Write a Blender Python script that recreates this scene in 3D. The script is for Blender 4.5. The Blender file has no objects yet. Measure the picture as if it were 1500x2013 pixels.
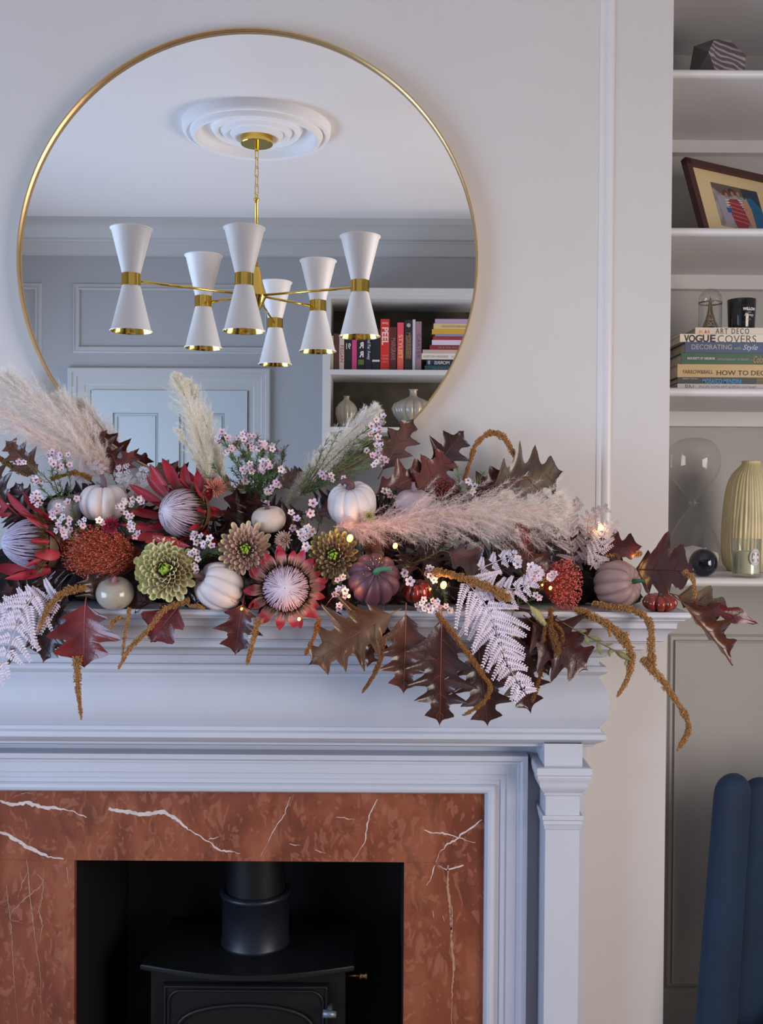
import bpy, math, random
import numpy as np
from mathutils import Vector, Matrix
scene = bpy.context.scene
COL = scene.collection
PI = math.pi
# ---------------------------------------------------------------- camera
F, D, CZ = 1970.0, 2.184, 1.48
PITCH, ROLL = 0.01560, 0.0063
cf = Vector((0, math.cos(PITCH), -math.sin(PITCH)))
r0 = Vector((1, 0, 0)); u0 = r0.cross(cf).normalized()
cr = (r0*math.cos(ROLL) + u0*math.sin(ROLL)).normalized()
cu = cr.cross(cf).normalized()
CAMPOS = Vector((0, -D, CZ))
cam_data = bpy.data.cameras.new('camera'); cam = bpy.data.objects.new('camera', cam_data)
COL.objects.link(cam); scene.camera = cam
cam_data.sensor_fit = 'HORIZONTAL'; cam_data.sensor_width = 36; cam_data.lens = 36*F/1500
cam_data.clip_start = 0.02
M = Matrix((cr, cu, -cf)).transposed().to_4x4(); M.translation = CAMPOS
cam.matrix_world = M
# ---------------------------------------------------------------- world, lights, exposure
world = bpy.data.worlds.new('World'); scene.world = world; world.use_nodes = True
world.node_tree.nodes['Background'].inputs[0].default_value = (0.62, 0.74, 1.0, 1)
world.node_tree.nodes['Background'].inputs[1].default_value = 0.9
scene.view_settings.view_transform = 'Standard'; scene.view_settings.look = 'None'
scene.view_settings.gamma = 1.0; scene.view_settings.use_curve_mapping = False
scene.view_settings.exposure = 0.09
def area(name, loc, target, sx, sy, power, color):
    l = bpy.data.lights.new(name, 'AREA'); l.shape = 'RECTANGLE'; l.size = sx; l.size_y = sy
    l.energy = power; l.color = color
    o = bpy.data.objects.new(name, l); COL.objects.link(o); o.location = loc
    o.rotation_euler = (Vector(target)-Vector(loc)).to_track_quat('-Z', 'Y').to_euler()
    return o
# daylight entering through the two windows (one in each side wall, outside the frame)
XL, XR, YB, ZC = -2.45, 1.95, 3.12, 2.90
area('window_light_left', (XL+0.02, -1.75, 1.18), (XL+1.02, -1.62, 1.06), 1.9, 1.25, 66, (0.52, 0.70, 1.0))
area('window_light_right', (XR-0.02, -1.95, 1.30), (XR-1.02, -1.70, 1.16), 1.5, 1.3, 58, (1.0, 0.88, 0.80))
# ---------------------------------------------------------------- helpers
def U(px, py, d):
    """point at depth d in front of the chimney wall that the camera sees at photo pixel px,py"""
    v = cf*F + cr*(px-750) - cu*(py-1006.5)
    return CAMPOS + v*((D-d)/v.y)
MD = 0.022     # mirror plane stands this far in front of the wall
def UM(px, py, yw):
    """point at world y = yw that the camera sees in the mirror at px,py"""
    p = U(px, py, -(-2*MD - yw)); return Vector((p.x, yw, p.z))
def S(r, g, b):
    f = lambda c: (c/255/12.92) if c/255 <= 0.04045 else ((c/255+0.055)/1.055)**2.4
    return (f(r), f(g), f(b), 1)
def px_at(d): return (D-d)/F
def mat(name, col, rough=0.5, metal=0.0, noise=0.0, nscale=8.0, bump=0.0, bscale=60.0, coat=0.0, attr=False,
        trans=0.0, sheen=0.0, spec=0.5, subs=0.0, col2=None, emit=None, estr=0.0):
    m = bpy.data.materials.new(name); m.use_nodes = True
    nt = m.node_tree; b = nt.nodes['Principled BSDF']; L = nt.links
    b.inputs['Base Color'].default_value = col; b.inputs['Roughness'].default_value = rough
    b.inputs['Metallic'].default_value = metal; b.inputs['Specular IOR Level'].default_value = spec
    b.inputs['Coat Weight'].default_value = coat; b.inputs['Transmission Weight'].default_value = trans
    b.inputs['Sheen Weight'].default_value = sheen
    if subs: b.inputs['Subsurface Weight'].default_value = subs; b.inputs['Subsurface Scale'].default_value = 0.01
    if emit: b.inputs['Emission Color'].default_value = emit; b.inputs['Emission Strength'].default_value = estr
    src = None
    if attr:
        a = nt.nodes.new('ShaderNodeAttribute'); a.attribute_name = 'Col'; src = a.outputs['Color']
    if noise > 0 or col2:
        tc = nt.nodes.new('ShaderNodeTexCoord'); n = nt.nodes.new('ShaderNodeTexNoise')
        n.inputs['Scale'].default_value = nscale; n.inputs['Detail'].default_value = 5
        L.new(tc.outputs['Object'], n.inputs['Vector'])
        mx = nt.nodes.new('ShaderNodeMix'); mx.data_type = 'RGBA'
        if col2:
            ramp = nt.nodes.new('ShaderNodeValToRGB'); ramp.color_ramp.elements[0].position = 0.40; ramp.color_ramp.elements[1].position = 0.62
            L.new(n.outputs['Fac'], ramp.inputs['Fac']); L.new(ramp.outputs['Color'], mx.inputs['Factor'])
            mx.inputs['A'].default_value = col; mx.inputs['B'].default_value = col2
        else:
            mx.blend_type = 'MULTIPLY'; mx.inputs['Factor'].default_value = 1.0
            if src: L.new(src, mx.inputs['A'])
            else: mx.inputs['A'].default_value = col
            mr = nt.nodes.new('ShaderNodeMapRange'); mr.inputs['To Min'].default_value = 1-noise; mr.inputs['To Max'].default_value = 1+noise
            mr.inputs['From Min'].default_value = .25; mr.inputs['From Max'].default_value = .75
            L.new(n.outputs['Fac'], mr.inputs['Value']); L.new(mr.outputs['Result'], mx.inputs['B'])
        src = mx.outputs['Result']
    if src: L.new(src, b.inputs['Base Color'])
    if bump > 0:
        tc2 = nt.nodes.new('ShaderNodeTexCoord'); n2 = nt.nodes.new('ShaderNodeTexNoise')
        n2.inputs['Scale'].default_value = bscale; n2.inputs['Detail'].default_value = 4
        L.new(tc2.outputs['Object'], n2.inputs['Vector'])
        bp = nt.nodes.new('ShaderNodeBump'); bp.inputs['Strength'].default_value = bump; bp.inputs['Distance'].default_value = 0.002
        L.new(n2.outputs['Fac'], bp.inputs['Height']); L.new(bp.outputs['Normal'], b.inputs['Normal'])
    return m
ORG = {}
class MB:
    def __init__(s): s.v = []; s.f = []; s.m = []; s.c = []
    def add(s, verts, faces, mi=0, col=None):
        o = len(s.v); s.v.extend([tuple(v) for v in verts]); s.f.extend([tuple(i+o for i in f) for f in faces])
        s.m.extend([mi]*len(faces))
        if col is None: col = (1, 1, 1)
        if len(verts) and isinstance(col[0], (int, float)): s.c.extend([col[:3]]*len(verts))
        else: s.c.extend([tuple(c[:3]) for c in col])
        return s
    def box(s, a, b, mi=0, col=None):
        x0, y0, z0 = a; x1, y1, z1 = b
        x0, x1 = sorted((x0, x1)); y0, y1 = sorted((y0, y1)); z0, z1 = sorted((z0, z1))
        v = [(x0,y0,z0),(x1,y0,z0),(x1,y1,z0),(x0,y1,z0),(x0,y0,z1),(x1,y0,z1),(x1,y1,z1),(x0,y1,z1)]
        return s.add(v, [(0,3,2,1),(4,5,6,7),(0,1,5,4),(1,2,6,5),(2,3,7,6),(3,0,4,7)], mi, col)
    def tube(s, pts, rad, n=8, mi=0, col=None, cap=True):
        pts = [Vector(p) for p in pts]; k = len(pts)
        if not hasattr(rad, '__len__'): rad = [rad]*k
        rings = []; ref = None
        for i, p in enumerate(pts):
            t = (pts[min(i+1, k-1)]-pts[max(i-1, 0)])
            if t.length < 1e-9: t = Vector((0, 0, 1))
            t.normalize()
            if ref is None:
                ref = Vector((0, 1, 0)) if abs(t.y) < .9 else Vector((1, 0, 0))
            a = t.cross(ref).normalized(); b = a.cross(t).normalized(); ref = b
            ref = b
            rings.append([p+(a*math.cos(2*PI*j/n)+b*math.sin(2*PI*j/n))*rad[i] for j in range(n)])
        v = [q for r in rings for q in r]; f = []
        for i in range(k-1):
            for j in range(n):
                f.append((i*n+j, i*n+(j+1) % n, (i+1)*n+(j+1) % n, (i+1)*n+j))
        if cap: f.append(tuple(range(n))[::-1]); f.append(tuple((k-1)*n+j for j in range(n)))
        if col is not None and not isinstance(col[0], (int, float)): col = [c for c in col for _ in range(n)]
        return s.add(v, f, mi, col)
    def lathe(s, prof, center, axis=(0, 0, 1), n=32, mi=0, col=None, rfun=None):
        ax = Vector(axis).normalized(); q = Vector((0, 0, 1)).rotation_difference(ax).to_matrix(); c = Vector(center)
        v = []; f = []; k = len(prof)
        for (r, z) in prof:
            for j in range(n):
                a = 2*PI*j/n; rr = r*(rfun(a, z) if rfun else 1)
                v.append(c + q @ Vector((rr*math.cos(a), rr*math.sin(a), z)))
        for i in range(k-1):
            for j in range(n): f.append((i*n+j, i*n+(j+1) % n, (i+1)*n+(j+1) % n, (i+1)*n+j))
        if col is not None and not isinstance(col[0], (int, float)): col = [cc for cc in col for _ in range(n)]
        return s.add(v, f, mi, col)
    def build(s, name, mats, parent=None, smooth=False, sharp=None):
        me = bpy.data.meshes.new(name)
        o = ORG[parent.name] if parent else Vector((0, 0, 0))
        v = np.array(s.v, dtype=np.float64).reshape(-1, 3) - np.array(o)
        me.from_pydata(v.tolist(), [], s.f)
        if not isinstance(mats, (list, tuple)): mats = [mats]
        for m in mats: me.materials.append(m)
        if len(mats) > 1: me.polygons.foreach_set('material_index', s.m)
        ca = me.color_attributes.new('Col', 'FLOAT_COLOR', 'POINT')
        c = np.ones((len(s.v), 4), dtype=np.float32); c[:, :3] = np.array(s.c, dtype=np.float32).reshape(-1, 3)
        ca.data.foreach_set('color', c.ravel())
        if smooth: me.polygons.foreach_set('use_smooth', [True]*len(me.polygons))
        if sharp is not None: me.set_sharp_from_angle(angle=sharp)
        me.update()
        ob = bpy.data.objects.new(name, me); COL.objects.link(ob)
        if parent: ob.parent = parent
        ORG[ob.name] = o
        return ob
def thing(name, label, cat, loc, group=None):
    o = bpy.data.objects.new(name, None); COL.objects.link(o); o.location = Vector(loc); o.empty_display_size = .05
    o['label'] = label; o['category'] = cat
    if group: o['group'] = group
    ORG[o.name] = Vector(loc); return o
def tag(o, label, cat, group=None):
    o['label'] = label; o['category'] = cat
    if group: o['group'] = group
    return o
def struct(o): o['kind'] = 'structure'; return o
def place(name, data, parent, mw):
    o = bpy.data.objects.new(name, data); COL.objects.link(o); o.parent = parent
    o.matrix_local = Matrix.Translation(-ORG[parent.name]) @ mw
    return o
def basis(x, y, z, loc, sc=1.0):
    m = Matrix((Vector(x)*sc, Vector(y)*sc, Vector(z)*sc)).transposed().to_4x4(); m.translation = Vector(loc); return m
def frame_of(n, up=Vector((0, 0, 1))):
    n = Vector(n).normalized()
    a = up.cross(n)
    if a.length < 1e-4: a = Vector((1, 0, 0)).cross(n)
    a.normalize(); b = n.cross(a).normalized(); return a, b, n
def smoothpath(pts, k):
    """Catmull-Rom through pts, k samples per span"""
    P = [Vector(p) for p in pts]; P = [P[0]*2-P[1]] + P + [P[-1]*2-P[-2]]; out = []
    for i in range(1, len(P)-2):
        for j in range(k):
            t = j/k; a, b, c, d = P[i-1], P[i], P[i+1], P[i+2]
            out.append(0.5*((2*b)+(-a+c)*t+(2*a-5*b+4*c-d)*t*t+(-a+3*b-3*c+d)*t**3))
    out.append(P[-2]); return out
def sweep(prof, pathf, closed_prof=False):
    """prof: list of (p, z); pathf(p, z) -> list of points; returns verts, faces"""
    rows = [pathf(p, z) for p, z in prof]; n = len(rows[0]); v = [q for r in rows for q in r]; f = []
    for i in range(len(rows)-1):
        for j in range(n-1): f.append((i*n+j, i*n+j+1, (i+1)*n+j+1, (i+1)*n+j))
    return v, f
_txt = {}
def text_mesh(s, bold=0.0, spacing=1.0, shear=0.0, font=None):
    c = bpy.data.curves.new('lettering', 'FONT'); c.body = s; c.size = 1; c.extrude = 0.0; c.offset = bold
    c.space_character = spacing; c.shear = shear; c.resolution_u = 3
    o = bpy.data.objects.new('lettering', c); COL.objects.link(o)
    dg = bpy.context.evaluated_depsgraph_get(); me = bpy.data.meshes.new_from_object(o.evaluated_get(dg))
    bpy.data.objects.remove(o); bpy.data.curves.remove(c)
    v = np.array([x.co[:] for x in me.vertices]); f = [tuple(p.vertices) for p in me.polygons]
    bpy.data.meshes.remove(me); return v, f
def text(s, origin, ux, uy, w, h, m, parent, bold=0.0, shear=0.0, spacing=1.0, name='lettering', bb=None):
    """flat lettering filling a w x h box whose lower left corner is origin; ux, uy reading and up direction"""
    v, f = text_mesh(s, bold, spacing, shear)
    x0, x1 = v[:, 0].min(), v[:, 0].max(); y0, y1 = v[:, 1].min(), v[:, 1].max()
    o = Vector(origin); ux = Vector(ux).normalized(); uy = Vector(uy).normalized()
    vs = [o + ux*((p[0]-x0)/(x1-x0)*w) + uy*((p[1]-y0)/(y1-y0)*h) for p in v]
    mb = MB(); mb.add(vs, f); return mb.build(name, m, parent)

# ---------------------------------------------------------------- materials
WALL = S(196, 192, 190)
m_wall = mat('wall_paint', WALL, .6, noise=.03, nscale=3, bump=.05, bscale=300)
m_trim = mat('satin_white_paint', S(206, 204, 205), .38, noise=.015, nscale=10)
m_mantel = mat('satin_mantel_paint', S(190, 193, 203), .38, noise=.02, nscale=8, bump=.04, bscale=200)
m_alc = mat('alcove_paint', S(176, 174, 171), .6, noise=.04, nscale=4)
m_ceil = mat('ceiling_paint', S(226, 223, 222), .8)
m_rose = mat('plaster', S(236, 235, 236), .7)
m_back = mat('blue_grey_paint', S(164, 165, 166), .55, noise=.02, nscale=3)
m_backtrim = mat('blue_grey_trim', S(184, 184, 182), .45)
m_floor = mat('oak_floor', S(120, 88, 60), .45, noise=.3, nscale=6)
m_brass = mat('brushed_brass', S(208, 176, 128), .38, metal=1.0, noise=.05, nscale=40)
m_brass2 = mat('polished_brass', S(226, 190, 92), .14, metal=1.0)
m_mirror = mat('mirror_silver', (.93, .93, .935, 1), .0, metal=1.0)
m_back_dark = mat('dark_backing_metal', S(60, 48, 38), .4, metal=.6)  # dark brown metal of the mirror backing
m_black = mat('matt_black', S(14, 14, 15), .6)
m_iron = mat('black_iron', S(19, 20, 23), .5, metal=.3, noise=.15, nscale=20, bump=.2, bscale=150)
m_ironpale = mat('worn_iron', S(120, 125, 140), .4, metal=.5, noise=.3, nscale=30)
m_white = mat('white_enamel', S(236, 235, 234), .45)
m_whitetxt = mat('white_ink', S(235, 232, 225), .6)
m_blacktxt = mat('black_ink', S(30, 26, 24), .6)
m_glass = bpy.data.materials.new('clear_glass'); m_glass.use_nodes = True
def glassify(m, tint=(1, 1, 1, 1), gl=.12, rough=0.0):
    nt = m.node_tree; nt.nodes.clear(); o = nt.nodes.new('ShaderNodeOutputMaterial')
    t = nt.nodes.new('ShaderNodeBsdfTransparent'); t.inputs[0].default_value = tint
    g = nt.nodes.new('ShaderNodeBsdfGlossy'); g.inputs['Roughness'].default_value = rough
    lw = nt.nodes.new('ShaderNodeLayerWeight'); lw.inputs['Blend'].default_value = .35
    mr = nt.nodes.new('ShaderNodeMapRange'); mr.inputs['To Min'].default_value = gl*.35; mr.inputs['To Max'].default_value = min(1, gl*5)
    mx = nt.nodes.new('ShaderNodeMixShader')
    nt.links.new(lw.outputs['Facing'], mr.inputs['Value']); nt.links.new(mr.outputs['Result'], mx.inputs['Fac'])
    nt.links.new(t.outputs[0], mx.inputs[1]); nt.links.new(g.outputs[0], mx.inputs[2]); nt.links.new(mx.outputs[0], o.inputs[0])
glassify(m_glass, (.97, .98, .97, 1))
# marble
m_marble = mat('red_marble', S(142, 78, 52), .22, coat=.3)
def marble_nodes(m):
    nt = m.node_tree; L = nt.links; b = nt.nodes['Principled BSDF']
    tc = nt.nodes.new('ShaderNodeTexCoord')
    n1 = nt.nodes.new('ShaderNodeTexNoise'); n1.inputs['Scale'].default_value = 7; n1.inputs['Detail'].default_value = 6; n1.inputs['Distortion'].default_value = .8
    n2 = nt.nodes.new('ShaderNodeTexNoise'); n2.inputs['Scale'].default_value = 22; n2.inputs['Detail'].default_value = 5; n2.inputs['Distortion'].default_value = .5
    vo = nt.nodes.new('ShaderNodeTexVoronoi'); vo.inputs['Scale'].default_value = 34; vo.feature = 'SMOOTH_F1'
    mp = nt.nodes.new('ShaderNodeMapping'); mp.inputs['Scale'].default_value = (1.25, 1, .7); mp.inputs['Rotation'].default_value = (0, .5, 0)
    L.new(tc.outputs['Object'], mp.inputs['Vector'])
    wr = nt.nodes.new('ShaderNodeMix'); wr.data_type = 'RGBA'; wr.blend_type = 'ADD'; wr.inputs['Factor'].default_value = .16
    L.new(mp.outputs['Vector'], wr.inputs['A']); L.new(n2.outputs['Color'], wr.inputs['B'])
    L.new(mp.outputs['Vector'], n1.inputs['Vector']); L.new(mp.outputs['Vector'], n2.inputs['Vector']); L.new(wr.outputs['Result'], vo.inputs['Vector'])
    r1 = nt.nodes.new('ShaderNodeValToRGB'); e = r1.color_ramp.elements
    e[0].position = .36; e[0].color = S(112, 62, 47); e[1].position = .66; e[1].color = S(148, 88, 65)
    x = e.new(.5); x.color = S(131, 72, 52)
    L.new(n1.outputs['Fac'], r1.inputs['Fac'])
    r2 = nt.nodes.new('ShaderNodeValToRGB'); r2.color_ramp.elements[0].position = .27; r2.color_ramp.elements[0].color = (.55, .55, .55, 1)
    r2.color_ramp.elements[1].position = .36; r2.color_ramp.elements[1].color = (0, 0, 0, 1)
    L.new(vo.outputs['Distance'], r2.inputs['Fac'])
    mx = nt.nodes.new('ShaderNodeMix'); mx.data_type = 'RGBA'; L.new(r2.outputs['Color'], mx.inputs['Factor'])
    L.new(r1.outputs['Color'], mx.inputs['A']); mx.inputs['B'].default_value = S(160, 104, 82)
    r3 = nt.nodes.new('ShaderNodeValToRGB'); r3.color_ramp.elements[0].position = .56; r3.color_ramp.elements[0].color = (0, 0, 0, 1)
    r3.color_ramp.elements[1].position = .68; r3.color_ramp.elements[1].color = (.5, .5, .5, 1)
    L.new(n2.outputs['Fac'], r3.inputs['Fac'])
    m2 = nt.nodes.new('ShaderNodeMix'); m2.data_type = 'RGBA'; L.new(r3.outputs['Color'], m2.inputs['Factor'])
    L.new(mx.outputs['Result'], m2.inputs['A']); m2.inputs['B'].default_value = S(90, 54, 43)
    L.new(m2.outputs['Result'], b.inputs['Base Color'])
marble_nodes(m_marble)
m_vein = mat('white_marble_vein', S(205, 190, 185), .3, noise=.15, nscale=60)
m_veinfaint = mat('faint_marble_vein', S(172, 132, 112), .3, noise=.2, nscale=60)

# ================================================================ ROOM
CX = -0.305                                    # centre line of the chimney breast
XC = U(1313, 1100, 0).x                        # right edge of the chimney breast
XCL = 2*CX - XC
ALC = 0.46                                     # alcove depth
ox0, ox1 = U(146, 1800, .02).x, U(794, 1800, .02).x
oz1 = U(470, 1693, .02).z
b = MB()  # chimney breast front with the fire opening left free
ch = .45
b.box((XCL, 0, 0), (ox0-.02, ALC+.1, ZC)); b.box((ox1+.02, 0, 0), (XC, ALC+.1, ZC)); b.box((ox0-.02, 0, oz1+.02), (ox1+.02, ALC+.1, ZC))
struct(b.build('wall_chimney', m_wall))
b = MB(); b.box((ox0-.03, ch, 0), (ox1+.03, ch+.02, oz1+.1)); b.box((ox0-.022, .0, 0), (ox0-.0, ch, oz1+.05)); b.box((ox1, .0, 0), (ox1+.022, ch, oz1+.05))
b.box((ox0-.02, 0.0, oz1+.0), (ox1+.02, ch, oz1+.03)); struct(b.build('trim_firebox', m_black))
b = MB(); b.box((XC, ALC, 0), (XR+.1, ALC+.1, ZC)); struct(b.build('wall_alcove_right', m_alc))
b = MB(); b.box((XL-.1, ALC, 0), (XCL, ALC+.1, ZC)); struct(b.build('wall_alcove_left', m_alc))
b = MB(); b.box((XL-.1, -YB-.1, -.1), (XR+.1, ALC+.1, 0)); struct(b.build('floor', m_floor))
b = MB(); b.box((XL-.1, -YB-.1, ZC), (XR+.1, ALC+.1, ZC+.1)); struct(b.build('ceiling', m_ceil))
def wall_win(name, x0, x1, y0, y1, z0, z1):
    w = MB(); w.box((x0, -YB, 0), (x1, y0, ZC)); w.box((x0, y1, 0), (x1, ALC, ZC)); w.box((x0, y0, 0), (x1, y1, z0)); w.box((x0, y0, z1), (x1, y1, ZC))
    return struct(w.build(name, m_wall))
wall_win('wall_left', XL-.12, XL, -2.85, -.85, .55, 2.35)
wall_win('wall_right', XR, XR+.12, -2.75, -1.15, .6, 2.3)
def window(name, x, y0, y1, z0, z1):
    w = MB(); t = .05
    w.box((x-.03, y0, z0), (x+.03, y0+t, z1)); w.box((x-.03, y1-t, z0), (x+.03, y1, z1)); w.box((x-.03, y0, z0), (x+.03, y1, z0+t)); w.box((x-.03, y0, z1-t), (x+.03, y1, z1))
    w.box((x-.02, y0, (z0+z1)/2-.02), (x+.02, y1, (z0+z1)/2+.02)); w.box((x-.02, (y0+y1)/2-.015, z0), (x+.02, (y0+y1)/2+.015, z1))
    o = struct(w.build(name, m_white)); g = MB(); g.box((x-.004, y0+t, z0+t), (x+.004, y1-t, z1-t)); g.build('pane', m_glass, o)
window('window_1', XL-.08, -2.85, -.85, .55, 2.35); window('window_2', XR+.08, -2.75, -1.15, .6, 2.3)
# chimney breast panel moulding (vertical strips above the mantel)
def vstrip(xc, z0, z1, s, mname, m, y=0.0, w=.032, sgn=-1):
    """vertical moulding strip: profile across x (stepping inwards with s), height in -y"""
    prof = [(0, 0), (.001, .004), (.0035, .006), (.008, .006), (.009, .003), (.012, .003), (.013, .0055), (.016, .010), (.020, .0135), (.025, .0145), (.030, .012), (.0325, .006), (.033, 0)]
    v = []; f = []
    for z in (z0, z1):
        for (o, h) in prof: v.append((xc+s*o, y+sgn*h*.36, z))
    n = len(prof)
    for i in range(n-1): f.append((i, i+1, n+i+1, n+i))
    return v, f
x_m = U(1174, 600, 0).x
b = MB(); b.add(*vstrip(x_m, 1.30, 2.62, 1, '', m_trim)); b.add(*vstrip(2*CX-x_m, 1.30, 2.62, -1, '', m_trim))
struct(b.build('trim_1', m_trim, smooth=True, sharp=.6))

# ---------------------------------------------------------------- mantelpiece
mt = thing('mantelpiece', 'white painted fireplace mantelpiece with deep moulded shelf, cushion frieze and pilaster', 'fireplace', (CX, 0, 0))
XBASE = .3546
def pd(x, y):   # profile point from the right end silhouette in the photo
    d = ((x-750)*D-F*XBASE)/(F+(x-750)); return d, U(x, y, d).z
prof = [(1361,1209),(1361,1214),(1357,1217),(1350,1218.5),(1349,1221),(1340,1222),(1334,1226),(1333,1236),(1328,1237),(1322,1241),(1316,1247),(1312,1254),(1310,1261),(1300,1262),(1300,1264),
        (1270,1265),(1269,1277),(1262,1279),(1215,1280),(1205,1284),(1199,1291),(1184,1293),(1183,1299),(1180,1303),(1184,1309),(1196,1311),(1199,1315),(1199,1321),(1194,1325),(1183,1328),(1180,1333),
        (1186,1338),(1194,1350),(1200,1364),(1203,1380),(1203,1393),(1200,1408),(1193,1420),(1183,1429),(1180,1431)]
P = [pd(*p) for p in prof]
ztop = P[0][1] + .004
P = [(0, ztop), (P[0][0]-.004, ztop)] + P
def mpath(p, z):
    xr = XBASE+p if p > 0 else P[3][0]+XBASE; xl = 2*CX-xr; y = -p
    if p <= 0: return [(xr, -.001, z), (xr, -.001, z), (xl, -.001, z), (xl, -.001, z)]
    return [(xr, 0, z), (xr, y, z), (xl, y, z), (xl, 0, z)]
SH = P[:16]; BED = P[14:33]; FR = P[32:]
b = MB(); b.add(*sweep(SH, mpath)); b.build('shelf', m_mantel, mt, smooth=True, sharp=.5)
b = MB(); b.add(*sweep([(BED[0][0], BED[0][1])]+BED[1:], mpath)); b.build('bed_moulding', m_mantel, mt, smooth=True, sharp=.5)
b = MB(); b.add(*sweep(FR, mpath)); b.build('frieze', m_mantel, mt, smooth=True, sharp=.5)
LOW = [(1180,1431),(1184,1433),(1188,1440),(1196,1445),(1197,1448),(1197,1455),(1190,1458),(1186,1460),(1180,1461),(1174,1464),(1172,1468),(1145,1469)]
P2 = [pd(*p) for p in LOW] + [(.012, pd(1145, 1469)[1])]
b = MB(); b.add(*sweep(P2, mpath)); b.build('lower_moulding', m_mantel, mt, smooth=True, sharp=.5)
zf = P2[-1][1]
MZ = ztop
# backboard
xb = U(1150, 1800, .012).x
mxr, mxl = U(949, 1800, .02).x, 0
mxr = U(951, 1760, .02).x; mxl = 2*CX-mxr; mzt = U(470, 1555.5, .02).z
b = MB(); b.box((mxr, -.012, 0), (xb, 0, zf+.01)); b.box((2*CX-xb, -.012, 0), (mxl, 0, zf+.01)); b.box((mxl, -.012, mzt), (mxr, 0, zf+.01)); b.build('backboard', m_mantel, mt)
# casing around the marble
cp = [(0, .018), (.0, .026), (.002, .034), (.006, .039), (.012, .041), (.018, .040), (.0215, .036), (.0225, .032), (.033, .032), (.0335, .036), (.046, .036), (.0465, .041), (.068, .041), (.069, .046), (.074, .0475), (.078, .053), (.0885, .054), (.0895, .050), (.0895, .012)]
def cpath(o, d): return [(mxr+o, -d, 0), (mxr+o, -d, mzt+o), (mxl-o, -d, mzt+o), (mxl-o, -d, 0)]
b = MB(); b.add(*sweep(cp, cpath)); b.build('casing', m_mantel, mt, smooth=True, sharp=.45)
# pilasters
DP = .108
def pil(sgn):
    xl, xr = U(1071, 1750, DP).x, U(1138, 1750, DP).x
    if sgn < 0: xl, xr = 2*CX-xr, 2*CX-xl
    def ring(p, z): return [(xl-p, .0, z), (xl-p, -DP-p, z), (xr+p, -DP-p, z), (xr+p, 0, z)]
    def zz(y, p=0): return U(1100, y, DP+p).z
    pr = [(.004, 1462), (.004, 1508), (.0175, 1509), (.021, 1511), (.0215, 1524), (.019, 1527), (.020, 1529), (.019, 1533), (.016, 1537), (.0145, 1541), (.0145, 1546), (.012, 1551), (.007, 1556), (.004, 1559), (.003, 1564), (0, 1565), (0, 1603), (.006, 1604), (.007, 1606), (.007, 1612), (.0045, 1614), (.005, 1620), (.003, 1624), (.002, 1630), (0, 1631)]
    q = MB(); q.add(*sweep([(p, zz(y, p)) for p, y in pr], ring)); o1 = q.build('capital', m_mantel, mt, smooth=True, sharp=.4)
    q = MB(); q.box((xl, -DP, 0.18), (xr, -.012, zz(1631))); o2 = q.build('pilaster', m_mantel, mt)
    q = MB(); q.box((xl-.012, -DP-.012, 0), (xr+.012, -.012, .18)); q.build('plinth', m_mantel, mt)
pil(1); pil(-1)
# marble slabs
jx = 0
ms = thing('marble_surround', 'polished rust red marble slips with white veins around the fire opening', 'fireplace surround', (CX, 0, 0))
zj = oz1 - .002
b = MB(); b.box((mxl-.01, -.02, oz1), (mxr+.01, -.004, mzt+.01)); b.build('marble_slab', m_marble, ms)
b = MB(); b.box((ox1, -.0196, 0), (mxr+.01, -.004, oz1-.0004)); b.build('marble_slab', m_marble, ms)
b = MB(); b.box((mxl-.01, -.0196, 0), (ox0, -.004, oz1-.0004)); b.build('marble_slab', m_marble, ms)
rng = random.Random(5)
def vein(pts, w, mm, jag=1.6, y=.0201):
    """irregular ribbon set flush in the polished stone"""
    v = []; f = []; P_ = []
    for i in range(len(pts)-1):
        (x0, y0), (x1, y1) = pts[i], pts[i+1]; L_ = math.hypot(x1-x0, y1-y0); n = max(1, int(L_/5))
        for j in range(n): P_.append((x0+(x1-x0)*j/n+rng.uniform(-jag, jag)*.6, y0+(y1-y0)*j/n+rng.uniform(-jag, jag)))
    P_.append(pts[-1]); n = len(P_)
    for i, (x, yy) in enumerate(P_):
        a = P_[max(0, i-1)]; c = P_[min(n-1, i+1)]; dx, dy = c[0]-a[0], c[1]-a[1]; L_ = math.hypot(dx, dy) or 1
        t = i/(n-1); ww = w*(.25+.75*math.sin(PI*min(1, t*1.15+.08))**.6 if t < .87 else .3)*rng.uniform(.6, 1.25)/2
        v.append(U(x-dy/L_*ww, yy+dx/L_*ww, y)); v.append(U(x+dy/L_*ww, yy-dx/L_*ww, y))
        if i: f.append((2*i-2, 2*i-1, 2*i+1, 2*i))
    return v, f
b = MB()
V_ = [([(0,1573),(25,1583),(50,1578),(85,1586),(125,1591),(150,1598),(170,1607)], 7),
      ([(0,1636),(22,1645),(45,1660),(75,1675),(95,1684),(125,1689)], 7.5), ([(214,1590),(240,1594),(280,1602),(300,1599),(322,1597),(345,1608),(370,1630),(395,1645),(412,1655)], 8.5),
      ([(410,1650),(430,1645)], 2), ([(412,1655),(430,1672),(450,1673),(472,1678)], 3.5),
      ([(742,1570),(728,1600),(722,1620),(718,1655),(705,1675),(694,1694)], 2.6), ([(570,1566),(560,1600),(540,1630),(513,1682)], 1.6),
      ([(834,1632),(850,1639),(875,1638),(903,1647),(920,1653),(935,1656)], 3.0), ([(948,1612),(925,1628),(905,1640),(903,1648),(880,1660),(865,1675),(857,1695)], 3.4),
      ([(855,1700),(848,1725),(838,1740)], 2.6), ([(912,1700),(880,1711),(862,1702)], 3), ([(570,1660),(590,1662)], 1.5), ([(660,1605),(698,1611)], 1.5),
      ([(620,1670),(640,1678)], 1.3)]
for p_, w_ in V_: b = MB(); b.add(*vein(p_, w_, 0)); b.build('vein', m_vein, ms)
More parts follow.
